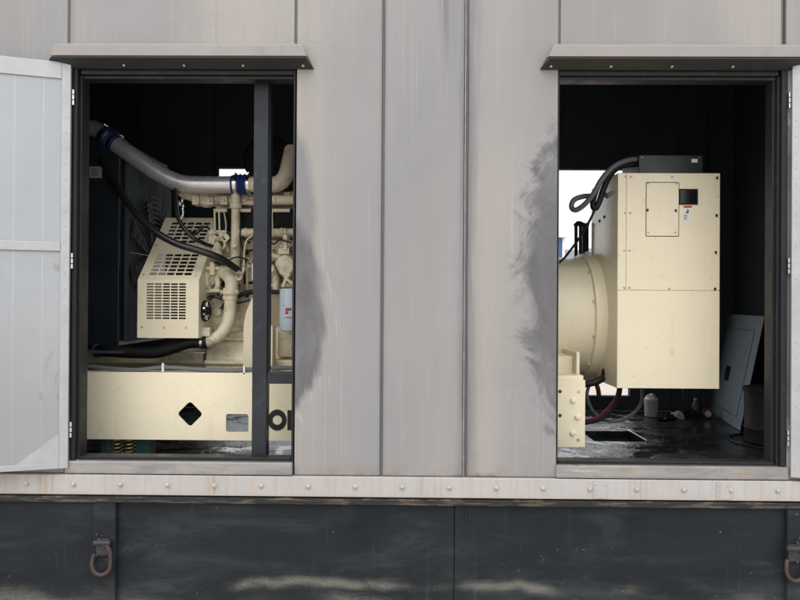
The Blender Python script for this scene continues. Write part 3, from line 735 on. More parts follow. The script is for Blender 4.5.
# support brackets
b=MB()
pp=[(P(a,c,.74).x,P(a,c,.74).z) for a,c in ((243,374),(243.5,325),(246,312),(252,298),(256,298),(256,374))]
b.prism(pp,(),.74,.752)
b.hexa([P(243,374,.755),P(245.5,374,.755),P(245.5,374,.90),P(243,374,.90),P(243.5,326,.755),P(246,326,.755),P(246,326,.90),P(243.5,326,.90)])
b.pbox(267,326,272.5,374,.66,.10)
b.build('engine_mount',CREAM,gs,.003)
# wiring, lines and fittings over the engine side
rr=random.Random(3)
def wire(pts,Y,w,mat,name): MB().tube([P(a,c,Y+d) for a,c,d in pts],M_(w,Y),8).build(name,mat,eng)
wire([(207,226,.05),(212,232,.0),(222,238,-.02),(229,240,.0),(241,238,0),(250,243,0)],.83,.9,RUB,'wire')
wire([(215,262,-.03),(222,264,-.05),(229,260,-.04),(238,257,-.02),(248,260,0)],.80,.8,RUB,'wire')
wire([(205,300,0),(211,296,-.04),(220,299,-.05),(236,303,-.03),(250,300,0)],.80,.9,RUB,'wire')
wire([(240,212,0),(241,222,-.02),(240,236,-.02),(243,250,-.01),(246,262,0)],.83,.7,RUB,'wire')
wire([(224,212,0),(226,225,-.02),(225,240,-.01),(228,252,0)],.84,.7,ENG,'fuel_line')
wire([(268,240,0),(274,244,-.02),(280,240,-.02),(292,243,0)],.76,.8,RUB,'wire')
wire([(268,262,0),(272,262,-.02),(276,268,-.02),(282,280,0),(292,283,0)],.74,.7,RUB,'wire')
for k in range(46):
    px,py=(rr.uniform(205,252),rr.uniform(236,296)) if k<30 else (rr.uniform(268,294),rr.uniform(236,290))
    Y=rr.uniform(.84,.90); p=P(px,py,Y); q_=rr.uniform(1.2,2.6)
    if k%3==0: MB().box(p.x-M_(q_*1.3,Y),p.x+M_(q_*1.3,Y),Y,.93,p.z-M_(q_*.8,Y),p.z+M_(q_*.8,Y)).build('boss',ENG,eng,.003)
    else: MB().lathe(p,(0,-1,0),[(-.05,M_(q_,Y)),(0,M_(q_,Y)),(.001,M_(q_*.6,Y)),(.012,M_(q_*.6,Y))],6 if k%2 else 14).build('fitting',ENG if k%4 else RUB,eng)
for k in range(9):
    px=206+k*5.2; Y=.915; p=P(px,292,Y)
    MB().box(p.x-M_(1.1,Y),p.x+M_(1.1,Y),Y-.02,.93,ZP(296,Y,px),ZP(242,Y,px)).build('casting_rib',ENG,eng,.003)
MB().box(XP(206,.92),XP(252,.92),.9255,.929,ZP(290,.92,230),ZP(266,.92,230)).build('painted_gap_shade',RUB,eng)  # dark sheet painting the shade in the gaps between the ribs
# oil filter
Y=.62; x=XP(289,Y,310); r=M_(11.8,Y)
b=MB().lathe((x,Y+r,0),(0,0,1),[(ZP(332,Y,289),r*.7),(ZP(331,Y,289),r*.9),(ZP(329,Y,289),r),(ZP(290,Y,289),r),(ZP(289,Y,289),r*.96),(ZP(288,Y,289),r*.7)],36)
of=b.build('oil_filter',FILT,gs)
def arc_patch(cx,cy,r,a0,a1,z0,z1,mat,name,par):
    b=MB(); n=8
    b.grid(lambda u,v:(cx+r*math.sin(math.radians(u)),cy-r*math.cos(math.radians(u)),v),[a0+(a1-a0)*i/n for i in range(n+1)],[z0,z1],lambda i,j:False)
    b.build(name,mat,par,solid=.0006)
arc_patch(x,Y+r,r+.0009,-18,10,ZP(310.5,Y,289),ZP(308,Y,289),RED,'logo_mark',of)
arc_patch(x,Y+r,r+.0009,-18,-4,ZP(314,Y,289),ZP(311,Y,289),RED,'logo_mark',of)
arc_patch(x,Y+r,r+.0009,-18,20,ZP(318,Y,289),ZP(317.2,Y,289),RED,'logo_mark',of)
arc_patch(x,Y+r,r+.0009,-32,-24,ZP(305.6,Y,289),ZP(305,Y,289),RED,'logo_mark',of)
# pieces seen right of the post
Y=.74; b=MB()
b.lathe(P(288,266,Y+.06),(-.15,-1,0),[(0,M_(11,Y)),(.05,M_(11,Y)),(.065,M_(9.5,Y)),(.07,M_(5,Y)),(.071,.002)],30)
b.build('filter_head_cap',ENG,gs)
b=MB()
b.tube([P(268,250,Y+.08),P(273,256,Y+.06),P(280,258,Y+.05)],M_(3.2,Y),12)
b.lathe(P(273.5,270,Y+.04),(0,-1,0),[(0,M_(4.5,Y)),(.03,M_(4.5,Y)),(.032,M_(2.8,Y)),(.06,M_(2.6,Y))],8)
b.cyl(P(276,274,Y+.06),P(276,290,Y+.06),M_(3.4,Y),n=14)
b.pbox(283,235,287,250,Y+.03,.02); b.cyl(P(285,228,Y+.04),P(285,237,Y+.04),M_(.9,Y),n=8); b.torus(P(285,240,Y+.025),(0,1,0),M_(1.5,Y),.003,12,6)
b.pbox(278,248,289,254,Y+.04,.04); b.tube([P(283,287,Y),P(286,279,Y),P(290,274,Y)],M_(1.8,Y),10); b.tube([P(284,275,Y),P(289,281,Y),P(296,285,Y)],M_(1.6,Y),10)
b.build('fuel_filter_head',ENG,gs,.003)
b=MB(); Y=.78
for k in range(8): b.ball(P(random.uniform(268,295),random.uniform(240,292),Y+.08),M_(random.uniform(2,4),Y),(1,.8,random.uniform(.6,1.3)),10)
b.pbox(268,283,296,287,Y+.06,.05)
b.build('injector_pump',ENG,gs)
# intake elbow + air cleaner
Y=.80
b=MB()
b.tube([P(250,184.5,Y),P(268,184.5,Y),P(278,183.5,Y+.01),P(285,177,Y+.03),P(289,165,Y+.08),P(292,150,Y+.15)],M_(8,Y),20)
b.cyl(P(262,200,Y+.04),P(300,200,Y+.04),M_(4.8,Y),n=16); b.torus(P(276,200,Y+.04),(1,0,0),M_(4.9,Y),.004,20,6)
b.build('intake_elbow',ENG,gs)
b=MB(); Y=1.02; r=M_(25,1.1)
b.rings([(P(268,160,Y+.05),r*.55),(P(268,160,Y+.06),r*.93),(P(268,160,Y+.09),r),(P(267,160,Y+.5),r),(P(267,160,Y+.52),r*.8)],40,True,Vector((0,1,0)))
b.cyl(P(272,168,Y-.02),P(272,168,Y+.06),M_(9,Y),n=24)
ac=b.build('air_cleaner',DARK,gs)
MB().lathe((-1.08,1.72,ZP(182,1.72,280)),(1,0,0),[(0,.05),(.01,.15),(.04,.18),(1.4,.18),(1.44,.15)],36).build('doorway_light_blocker',BLACK,gs)  # added dark cylinder that blocks the bright rear doorway behind the elbow
b=MB().lathe(P(283,166,.97),(1,.2,.1),[(-.014,M_(8.5,1)),(.014,M_(8.5,1))],24); b.build('hose_clamp',CLAMP,ac)
# silver charge pipe
Y=.82; rp=M_(8.6,Y)
pts=[P(60,133,Y+.15),P(76,128.5,Y+.08),P(90,128,Y+.03),P(98,131,Y+.02),P(112,141,Y),P(128,152.5,Y),P(142,162,Y),P(156,171.5,Y),P(172,180,Y),P(186,184,Y),P(205,184.8,Y),P(235,184.8,Y),P(256,184.8,Y)]
b=MB().tube(pts,rp,28,6); pipe=b.build('charge_pipe',PIPE,gs)
def coupling(c,ax,L):
    ax=Vector(ax).normalized(); c=Vector(c)
    prof=[(-L,rp*1.08),(-L*.9,rp*1.12),(-L*.3,rp*1.14),(-L*.22,rp*1.28),(0,rp*1.1),(L*.22,rp*1.28),(L*.3,rp*1.14),(L*.9,rp*1.12),(L,rp*1.08)]
    MB().lathe(c,ax,prof,32).build('hose_coupling',BLUE,pipe)
    for s_ in (-.62,.62):
        b=MB().lathe(c+ax*L*s_,ax,[(-.011,rp*1.19),(.011,rp*1.19)],32)
        q=c+ax*L*s_+Vector((0,-.02,rp*1.25)); b.cyl(q-ax*.002+Vector((0,-.02,0)),q+Vector((0,.03,0)),.006,n=8)
        b.build('hose_clamp',CLAMP,pipe)
coupling(P(243,184.8,Y),(1,0,0),M_(11,Y))
coupling(P(110.5,139.5,Y),P(116,143.7,Y)-P(103,133.8,Y+.01),M_(9,Y))
# belt guard
Yg=.62
xg0,xg1=XP(137.5,Yg,320),XP(198.5,Yg,320); zg0=ZP(338,Yg,170); zgm=ZP(280,Yg,170); zgl=ZP(321,Yg,170)
Yt=Yg+.44; zgt=ZP(218,Yt,190)
gd=MB()
def splits(a,b,n,f):   # bars and holes alternate
    out=[]; w=(b-a)/n
    for i in range(n): out+= [a+w*i+w*f/2, a+w*(i+1)-w*f/2]
    return out
def panel_grille(fn,u0,u1,v0,v1,hu0,hu1,hv0,hv1,nu,nv,fu=.18,fv=.42,skip=None):
    us=[u0]+splits(hu0,hu1,nu,fu)+[u1]; vs=[v0]+splits(hv0,hv1,nv,fv)+[v1]
    gd.grid(fn,us,vs,lambda i,j:(i%2==1 and j%2==1 and not(skip and skip(i,j))))
W=xg1-xg0
panel_grille(lambda u,v:(u,Yg,v),xg0,xg1,zgl,zgm,xg0+W*.14,xg0+W*.80,zgl+.008,zgm-.016,5,13,.14,.42)
sl=lambda u,v:(u,Yg+v*(Yt-Yg),zgm+v*(zgt-zgm))
panel_grille(sl,xg0,xg1,0.0,.47,xg0+W*.14,xg0+W*.86,.06,.40,5,6,.16,.3)
panel_grille(sl,xg0,xg1,.47,1.0,xg0+W*.14,xg0+W*.86,.56,.93,5,6,.16,.3)
gd.grid(lambda u,v:(u,Yg-.001,v),[xg0,xg1],[zg0,zgl],lambda i,j:False)
belt=gd.build('belt_guard',CREAM,gs,0,solid=.003)
for f in belt.data.polygons: f.use_smooth=False
# side cheeks and top
b=MB()
for x in (xg0,xg1):
    b.prism([(Yg+.002,zg0),(Yg+.36,zg0),(Yt,zgt-.26),(Yt,zgt),(Yg+.002,zgm)],(),x-.0015,x+.0015,fn=lambda a,y,z:(y,a,z))
b.box(xg0,xg1,Yt+.002,Yt+.16,zgt-.003,zgt)
b.build('guard_cheek',CREAM,belt,0)
# dark inside: pulleys and belts
b=MB()
xm=(xg0+xg1)/2
b.lathe((xm-.1,1.12,ZP(300,1.1,170)),(1,0,0),[(0,.15),(.02,.15),(.03,.13),(.05,.15),(.07,.13),(.09,.15),(.2,.15)],30)
b.lathe((xm-.1,.88,ZP(290,.9,170)),(1,0,0),[(0,.07),(.2,.07)],24)
b.build('belt_pulley',RUB,gs)
first=None
for px,py in ((142,327),(164,327.5),(186,327.5)):
    p=P(px,py,Yg-.003)
    if first is None: first=MB().lathe(p,(0,-1,0),[(0,.007),(.004,.006),(.0045,.0005)],8).build('screw',BOLT,belt); base=Vector(first['_w'])-p
    else: dup(first,base+p)
for u,v in ((.06,.07),(.5,.5),(.06,.52),(.93,.52),(.93,.06)):
    p=Vector(sl(xg0+W*u,v))+Vector((0,-.003,.003)); dup(first,base+p)
b=MB().box(xg1-.09,xg1+.05,Yg+.06,Yg+.14,ZP(337,Yg,195),ZP(328,Yg,195)); b.build('guard_bracket',ENG,belt,.003)
# small charging alternator
Y=.72; b=MB()
b.lathe(P(203,311,Y),(1,-.25,0),[(-.07,M_(11,Y)),(-.03,M_(12,Y)),(-.02,M_(12,Y)),(-.015,M_(9,Y))],28)
ca=b.build('charging_alternator',ENG,gs)
MB().lathe(P(203,311,Y),(1,-.25,0),[(-.014,M_(10.5,Y)),(.02,M_(10.5,Y)),(.03,M_(8,Y)),(.032,M_(3,Y)),(.05,M_(2.5,Y))],28).build('pulley',RUB,ca)
b=MB()
for k in range(9):
    a=2*math.pi*k/9; c=P(206.5,311,Y-.03); e=Vector((0,math.cos(a),math.sin(a)))
    b.cyl(c+e*.028,c+e*.055,.0055,n=8)
b.build('cooling_fins',CLAMP,ca)
# radiator block and fan shroud at the far left
Yr=.80
xr=XP(119,Yr,260)
b=MB()
b.box(-2.35,xr,Yr,1.6,ZP(346,Yr,100),ZP(138,Yr,100))
rad=b.build('radiator',SHROUD,gs,.006)
b=MB()
b.box(xr+.001,xr+.035,Yr+.06,1.6,ZP(342,Yr,120),ZP(148,Yr,130))
b.build('fan_shroud',BLACK,rad,.01)
b=MB()
for r_ in range(1,13): b.torus((xr+.075,1.2,ZP(255,1.0,150)),(1,0,0),.034*r_,.0022,48,5)
for k in range(10):
    a=2*math.pi*k/10; c=Vector((xr+.077,1.2,ZP(255,1.0,150))); b.cyl(c,c+Vector((0,math.cos(a),math.sin(a)))*.43,.003,n=6)
b.build('fan_guard',simple('fan guard wire',(.02,.022,.024),.45,0,.2,9),rad)
for k in range(7):
    a=2*math.pi*k/7; c=Vector((xr+.05,1.2,ZP(255,1.0,150))); e=Vector((0,math.cos(a),math.sin(a))); n_=Vector((0,-math.sin(a),math.cos(a)))
    b=MB(); b.hexa([c+e*.06-n_*.03,c+e*.38-n_*.07,c+e*.38+n_*.07+Vector((.018,0,0)),c+e*.06+n_*.03+Vector((.01,0,0))]+[q+Vector((.004,0,0)) for q in (c+e*.06-n_*.03,c+e*.38-n_*.07,c+e*.38+n_*.07+Vector((.018,0,0)),c+e*.06+n_*.03+Vector((.01,0,0)))]); b.build('fan_blade',DARK,rad)
MB().box(-2.3,xr+.10,.62,.8-.001,ZP(352,.62,110)-.01,ZP(352,.62,110)+.006).build('radiator_tray',BLACK,rad,.004)
st=MB().pbox(89.5,166.5,102,178,Yr-.0012,.0008).build('sticker',simple('grey sticker',(.33,.34,.34),.5,0,.2,40),rad)
b=MB()
for k in range(4): b.pbox(91,168.5+k*2.2,random.choice((96,99,98)),169.2+k*2.2,Yr-.0020,.0005)
b.build('sticker_print',INK,st)
# crumpled foil pieces near guard top
b=MB()
for k in range(7): b.ball(P(181+random.uniform(-2,2),200+k*3,.98),M_(2,1),(1,.4,1.6),8)
b.build('foil_wrap',CLAMP,gs)
# small beam under guard: bracket rails
b=MB().pbox(168,352,205,353.5,.9,.02); b.build('tray_rail',CLAMP,gs,.002)
b=MB(); b.box(-2.2,XP(206,1.0),.95,1.3,zs1-.005,ZP(352,.95,170)); b.build('front_support',ENG,gs,.004)

# alternator
Xa1=1.275; yc=1.14; zc_=ZP(317,1.14,580); ra=.40
b=MB().lathe((0,yc,zc_),(1,0,0),[(.60,.36),(.62,ra),(1.215,ra),(1.217,ra-.03),(1.235,ra-.03),(1.236,ra+.0)],72)
alt=b.build('alternator',CREAM,gs)
MB().lathe((0,yc,zc_),(1,0,0),[(1.19,ra+.012),(1.194,ra+.024),(1.203,ra+.026),(1.262,ra+.026),(1.274,ra+.018),(1.275,ra-.02)],72).build('flange_ring',CREAM,alt)
MB().lathe((0,yc,zc_),(1,0,0),[(.0,.45),(.58,.45),(.59,.38),(.61,.38)],60).build('flywheel_housing',ENG,gs)
for k in range(12):
    a=math.radians(15+30*k); c=Vector((1.190,yc+math.cos(a)*(ra+.010),zc_+math.sin(a)*(ra+.010)))
    if k==0: first=MB().lathe(c,(-1,0,0),[(0,.009),(.008,.009),(.012,.006)],6).build('bolt',ENG,alt); base=Vector(first['_w'])-c
    else: dup(first,base+c)
b=MB()
Yf=.56
b.box(.75,XP(573,Yf,370),Yf,.9,ZP(379.5,Yf,565),ZP(356,Yf,565))
b.box(XP(573,Yf,370)+.001,XP(576.5,Yf,370),Yf-.07,.9,ZP(379.5,Yf,565),ZP(351,Yf,565))
b.build('mounting_foot',CREAM,alt,.004)
Ye=.335
zp0=ZP(447.5,Ye,570); zp1=ZP(380,Ye,570)
plate=MB().box(XP(520,Ye,420),XP(585.3,Ye,420),Ye,Ye+.02,zp0,zp1).box(XP(520,Ye,420),XP(585.3,Ye,420),Ye+.0205,Ye+.25,zp1-.012,zp1-.0005).build('end_plate',CREAM,skid,.004)
for px,py in ((573,400.5),(577.5,417),(572.5,433)):
    MB().lathe(P(px,py,Ye),(0,-1,0),[(0,M_(2.9,Ye)),(.004,M_(2.9,Ye)),(.005,M_(2.4,Ye)),(.012,M_(2.2,Ye)),(.014,.002)],14).build('bolt',CREAM,skid,.001)
for px,py,m,rr in ((560,391.5,INK,1.7),(560,415.5,INK,1.7),(578.5,392,BOLT,1.5),(578,440,BOLT,1.7),(559.5,440,WHITE,1.5)):
    MB().lathe(P(px,py,Ye-.0006),(0,-1,0),[(0,M_(rr,Ye)),(.001,M_(rr,Ye))],16).build('bolt_hole' if m is INK else 'bolt',m,skid)

# control cabinet
Yk=.55
cx0,cx1=XP(617,Yk,330),XP(719,Yk,280); cz0=ZP(388.5,Yk,665); cz1=ZP(173,Yk,665)
cab=MB()
cab.box(cx0+.004,cx1,Yk,1.08,cz0,cz1)
cab=cab.build('control_cabinet',CREAM,gs,.003)
MB().box(cx0,cx0+.0035,Yk+.001,1.079,cz0+.001,cz1-.001).build('side_panel',cream('glossy cream sheet',1,.10,.06),cab,.001)
zsplit=ZP(290.5,Yk,665)
xl2=XP(626,Yk,230)
MB().box(xl2+.001,cx1+.001,Yk-.006,Yk-.0005,zsplit+.002,cz1-.002).build('cabinet_door',CREAM,cab,.002)
MB().box(cx0-.0005,xl2-.0025,Yk-.006,Yk-.0005,zsplit+.002,cz1-.002).build('edge_strip',CREAM,cab,.0015)
MB().box(cx0,cx1+.001,Yk-.007,Yk-.0005,cz0+.001,zsplit-.001).build('lower_panel',CREAM,cab,.002)
ap=MB().prism(rrect(XP(646,Yk,210),XP(678,Yk,210),ZP(236,Yk,662),ZP(183,Yk,662),.006),(),Yk-.0085,Yk-.0065).build('access_plate',CREAM,cab,.0006)
# hairline groove frame around access plate
x0,x1,z0,z1=XP(645.3,Yk,210),XP(678.7,Yk,210),ZP(236.7,Yk,662),ZP(182.3,Yk,662)
MB().prism(rrect(x0,x1,z0,z1,.008),[rrect(x0+.004,x1-.004,z0+.004,z1-.004,.006)],Yk-.0068,Yk-.0061).build('plate_gasket',RUB,cab)
dw=MB().box(XP(679,Yk,197),XP(696.3,Yk,197),Yk-.010,Yk-.0062,ZP(204.2,Yk,688),ZP(190,Yk,688)).build('display_window',GLASS,cab,.001)
x0,x1,z0,z1=XP(678.3,Yk,197),XP(697,Yk,197),ZP(204.9,Yk,688),ZP(189.3,Yk,688)
MB().prism([(x0,z0),(x1,z0),(x1,z1),(x0,z1)],[[(x0+.007,z0+.007),(x1-.007,z0+.007),(x1-.007,z1-.007),(x0+.007,z1-.007)]],Yk-.0135,Yk-.0101).build('window_bezel',RUB,dw,.001)
wd=MB().box(XP(683,Yk,213),XP(691.2,Yk,213),Yk-.0072,Yk-.0063,ZP(221,Yk,687),ZP(206,Yk,687)).build('warning_label',WHITE,cab)
MB().box(XP(683,Yk,213),XP(691.2,Yk,213),Yk-.0078,Yk-.0073,ZP(207.9,Yk,687),ZP(206,Yk,687)).build('warning_stripe',RED,wd)
b=MB(); Y=Yk-.0078
q=lambda l:[(P(a,c,Y).x,P(a,c,Y).z) for a,c in l]
b.prism(q([(687.4,209),(689,210.4),(688.2,212),(689.2,213.4),(687.6,213),(685.2,213.6),(686.4,212),(687.3,211.2)]),(),Y,Y+.0005)
for k in range(3): b.prism(q([(683.8,215.2+k*1.7),(687.6-k*.3,215.2+k*1.7),(687.6-k*.3,215.8+k*1.7),(683.8,215.8+k*1.7)]),(),Y,Y+.0005)
b.build('warning_print',INK,wd)
first=None
for px,py in ((625.5,176.5),(630.8,177),(625,213),(630.3,213),(624.3,250.5),(629.5,250.5),(624,287.5),(629.3,287.5),(672,177),(648,183.7),(676,183.7),(648,232.5),(675,232.5),(647.5,210.2),(675.6,210.7),(717,178),(716.5,215.5),(715.7,252.5),(715,289),(669,288.5),(645.5,200)):
    big=px>714 or (px,py) in ((647.5,210.2),(675.6,210.7))
    p=P(px,py,Yk-.0068)
    if first is None: first=MB().lathe(p,(0,-1,0),[(-.003,.0065),(.002,.006),(.0035,.004),(.004,.0005)],12).build('screw',BOLT,cab); base=Vector(first['_w'])-p
    elif big: 
        MB().prism([(p.x-.006,p.z-.008),(p.x+.006,p.z-.008),(p.x+.006,p.z+.008),(p.x-.006,p.z+.008)],(),p.y-.004,p.y+.001).build('latch',INK,cab,.001)
    else: dup(first,base+p)
for y,py in ((.80,217),(.90,221)):
    c=Vector((cx0-.001,y,ZP(py,y,600))); MB().lathe(c,(-1,0,0),[(0,.011),(.004,.01),(.006,.002)],10).build('screw',INK,cab)
# conduit box on top
Yx=.60
cb=MB().box(XP(639,Yx,163),XP(703,Yx,163),Yx,Yx+.3,cz1+.002,ZP(155,Yx,670)).build('conduit_box',simple('black conduit box',(.022,.025,.03),.35,0,.2,5),gs,.004)
MB().pbox(691.5,159,697.5,162.5,Yx-.001,.0008).build('box_label',WHITE,cb)
b=MB().lathe(P(638.5,159,Yx+.03),(-1,0,0),[(0,M_(4,Yx)),(.012,M_(4,Yx)),(.013,M_(3,Yx)),(.03,M_(3,Yx))],14); b.build('conduit_fitting',FRAME,cb)
for px in (642,699): MB().lathe(P(px,157.5,Yx),(0,-1,0),[(0,.004),(.003,.003)],8).build('screw',BOLT,cb)
b=MB().tube([P(637,159,Yx+.03),P(625,161,Yx),P(612,168,Yx),P(601,181,Yx),P(594,193,Yx+.02),P(585,204,Yx+.05),P(576,210,Yx+.08),P(571.5,207,Yx+.1),P(574,200,Yx+.1),P(583,196.5,Yx+.1),P(592,196,Yx+.12)],M_(2.7,Yx),12); b.build('looped_conduit',GREYH,gs)
b=MB().tube([P(638,164,Yx+.06),P(622,166,Yx+.05),P(611,174,Yx+.05),P(604,188,Yx+.05),P(600,200,Yx+.05),P(596,208,Yx+.05),P(593,206,Yx+.06),P(594,196,Yx+.08),P(599,184,Yx+.09),P(606,174,Yx+.1)],M_(2.9,Yx),12); b.build('cable_bundle',RUB,gs)
b=MB().tube([P(596,207,Yx+.05),P(590,220,Yx+.06),P(580,237,Yx+.12),P(566,256,Yx+.25),P(560,262,Yx+.35)],M_(1.3,Yx),8); b.build('thin_cable',RUB,gs)
b=MB().tube([P(602,192,Yx+.15),P(609,198,Yx+.15),P(614,203,Yx+.15),P(617,196,Yx+.12),P(617,182,Yx+.12),P(612,175,Yx+.12)],M_(2.3,Yx),10); b.build('looped_conduit',GREYH,gs)
# upright hoses behind the alternator
b=MB()
for i,px in enumerate((576,580.5,584,587)):
    Y=1.25+.04*i; b.cyl(P(px,268,Y),P(px,226,Y),M_(1.7,Y),n=10)
    b.ball(P(px,225,Y),M_(2.4,Y),(1,1,1),10)
b.tube([P(575,226,1.3),P(578,222.5,1.3),P(583,224,1.3),P(587,228,1.3)],M_(1.6,1.3),8)
b.build('upright_hoses',RUB,gs)
b=MB().torus(P(587,258,1.2),(.3,-1,0),M_(5.5,1.2),.008,20,8).lathe(P(587,258,1.21),(.3,-1,0),[(0,M_(1.5,1.2)),(.02,M_(1.5,1.2))],12)
for k in range(5):
    a=2*math.pi*k/5+.3; c=P(587,258,1.2); b.cyl(c,c+Vector((math.cos(a),0,math.sin(a)))*M_(5.5,1.2),.004,n=6)
b.build('valve_wheel',CLAMP,gs)
# cables under the cabinet
MB().ball((cx0-.002,.80,ZP(375,.8,607)),.03,(.35,1,1.4),14).build('cable_grommet',RUB,cab)
MB().tube([P(608,374.5,.80),P(600,380,.78),P(592,383,.78),P(583,385,.80),P(578,392,.85)],M_(3.4,.78),14).build('power_cable',RUB,gs)
MB().tube([P(590,382,.80),P(587,395,.82),P(591,408,.85),P(600,417,.85),P(610,421,.80),P(625,419,.82),P(637,410,.86),P(642,400,.9),P(642,386,.95)],M_(1.7,.85),10).build('power_cable',GREYH,gs)
MB().tube([P(584,421,.62),P(597,418,.68),P(607,410,.74),P(615,400,.78),P(618,392,.82),P(619,384,.86)],M_(1.7,.75),10).build('power_cable',REDC,gs)
MB().tube([P(586,423.5,.62),P(600,420,.68),P(611,411,.74),P(618,400,.78),P(620.5,392,.82),P(621,384,.86)],M_(1.5,.75),10).build('power_cable',RUB2,gs)
MB().tube([P(596,383,.84),P(598,389,.84),P(599,396,.86)],M_(2.3,.84),10).build('power_cable',REDC,gs)
MB().tube([P(683,380,1.2),P(683,389,1.5),P(684,398,1.9),P(689,404,2.1)],M_(1.0,1.5),8).build('thin_cable',GREYH,gs)

# ------------------------------------------------------------------ loose things inside
pl=thing('cabinet_cover','blue-grey steel cover panel with a black latch leaning on the right end wall','cover panel',(2.5,1.7,FZ))
z0=FZ+.002; dv=0
bl=FP(708.5,410.5,.002); br=FP(740.5,431,.002); hgt=ZP(316.5,br.y,764)-FZ
tr=P(765,316.5,br.y); tr.z=z0+hgt
ux=(bl-br); uz=(tr-br); nn=ux.cross(uz).normalized()
if nn.x>0: nn=-nn
def pq(u,v,w): p=br+ux*u+uz*v+nn*w; return p
def slab(b,u0,u1,v0,v1,w0,w1): b.hexa([pq(u0,v0,w0),pq(u1,v0,w0),pq(u1,v0,w1),pq(u0,v0,w1),pq(u0,v1,w0),pq(u1,v1,w0),pq(u1,v1,w1),pq(u0,v1,w1)])
b=MB(); slab(b,0,1,0,1,0,.006); b.build('panel_sheet',GPAN,pl,.002)
b=MB(); slab(b,.15,.93,.10,.86,.0065,.0085); b.build('inner_door',GPAN,pl,.001)
b=MB()
for (a) in ((.143,.93,.094,.099),(.143,.93,.861,.866),(.141,.148,.10,.86)): slab(b,*a,.0062,.0072)
b.build('door_gap',INK,pl)
b=MB(); slab(b,.56,.68,.36,.50,.0088,.014); b.build('latch',INK,pl,.001)
dr=thing('drum','short dark brown drum with a flat lid at the right jamb','drum',(2.47,1.09,FZ))
xd,yd,rd=2.475,1.09,.17; zd=ZP(390.5,.95,760)
MB().lathe((xd,yd,0),(0,0,1),[(FZ+.001,rd*.96),(FZ+.01,rd),(FZ+.09,rd),(FZ+.10,rd+.006),(FZ+.11,rd),(zd-.03,rd)],44).build('drum_body',DRUM,dr)
MB().lathe((xd,yd,0),(0,0,1),[(zd-.029,rd+.009),(zd-.003,rd+.011),(zd,rd+.006),(zd+.001,rd-.01),(zd-.004,rd-.02)],44).build('lid',DRUM,dr)
MB().torus((xd,yd,FZ+.006),(0,0,1),rd+.09,.006,40,6).build('cable_coil',RUB,None,label='thin black cable coiled on the floor round the drum',category='cable')
# plastic cup wrapped in a bag
_f=FP(651,416.5); bx,by=_f.x,_f.y
k_=MB()
k_.lathe((bx,by,0),(0,0,1),[(FZ+.001,.046),(FZ+.004,.049),(ZP(399,by,651),.056),(ZP(398.5,by,651),.052)],20)
cup=thing('paint_cup','small dirty white tub with crumpled clear plastic in its top behind the cabinet','tub',(bx,by,FZ))
k_.build('tub_body',simple('scuffed white tub',(.46,.46,.45),.4,0,.3,30,0,(.1,.1,.1)),cup)
b=MB(); zt_=ZP(399,by,651)
G=[]
n=22
for j in range(5):
    G.append([b.bm.verts.new((bx+math.cos(2*math.pi*i/n)*(.055-.009*j+random.uniform(-.007,.007)),by+math.sin(2*math.pi*i/n)*(.055-.009*j+random.uniform(-.007,.007)),zt_-.005+.011*j+random.uniform(-.008,.008))) for i in range(n)])
for A_,B_ in zip(G,G[1:]):
    for i in range(n): b.bm.faces.new((A_[i],A_[(i+1)%n],B_[(i+1)%n],B_[i]))
b.bm.faces.new(G[-1]); b.build('plastic_bag',PLAS,cup,norm=True)
# grit and flakes over the oily floor
b=MB()
for k in range(900):
    u=random.random()
    px,py=(random.uniform(556,780),random.uniform(412,470)) if u<.8 else (random.uniform(150,300),random.uniform(441,462))
    p=FP(px,py)
    if hx0-.03<p.x<hx1+.04 and hy0-.03<p.y<hy1+.03: continue
    q_=random.uniform(.0015,.006)*(1 if random.random()<.9 else 1.8); a=random.uniform(0,6.28); ca_,sa_=math.cos(a)*q_,math.sin(a)*q_
    h_=q_*random.uniform(.3,.9); z_=FZ+.0005
    vs=[b.bm.verts.new(c_) for c_ in ((p.x+ca_,p.y+sa_,z_),(p.x-sa_*.7,p.y+ca_*.6,z_),(p.x-ca_,p.y-sa_,z_),(p.x+sa_*.6,p.y-ca_*.7,z_),(p.x+ca_*.2,p.y,z_+h_))]
    for i in range(4): b.bm.faces.new((vs[i],vs[(i+1)%4],vs[4]))
b.build('grit',simple('dark grit and flakes',(.07,.068,.065),.7,0,.95,60,0,(.3,.3,.29)),None,kind='stuff')
# crumpled litter
def crumple(name,px,py,Y,sx_,sz_,mat,label,cat):
    b=MB(); c=FP(px,py+2,.02); Y=c.y
    bmesh.ops.create_icosphere(b.bm,subdivisions=3,radius=1)
    for v in b.bm.verts:
        k=1+random.uniform(-.28,.28); v.co=Vector((c.x+v.co.x*sx_*k,Y+v.co.y*sx_*.6*k,max(FZ+.001,c.z+v.co.z*sz_*k)))
    for f in b.bm.faces: f.smooth=False
    return b.build(name,mat,None,label=label,category=cat)
crumple('crumpled_wrapper',677,414,1.42,.055,.035,PLAS,'crumpled silver and clear plastic wrapper on the floor behind the cabinet','wrapper')
crumple('black_rag',666,416,1.40,.07,.03,RUB,'black rag lying beside the clear wrapper','rag')
crumple('black_bag',690,413,1.50,.06,.045,RUB,'small black plastic bag between the wrapper and the red tin','bag')
tin=thing('red_tin','small dark red tin on its side with a round pale lid','tin',FP(707,419))
c=FP(708,419)
c.z=FZ+.042
MB().lathe(c,(.25,1,0),[(.0,.038),(.004,.040),(.09,.040),(.094,.036)],24).build('tin_body',simple('dull red tin',(.10,.025,.02),.45,0,.3,20),tin)
MB().lathe(c-Vector((.001,.003,0)),(-.25,-1,0),[(0,.024),(.003,.024),(.004,.016)],20).build('lid',PLAS,tin)
bo=thing('clear_bottle','narrow clear bottle standing between the black bag and red tin','bottle',FP(695,417))
c=FP(695,417); c.z=FZ+.001
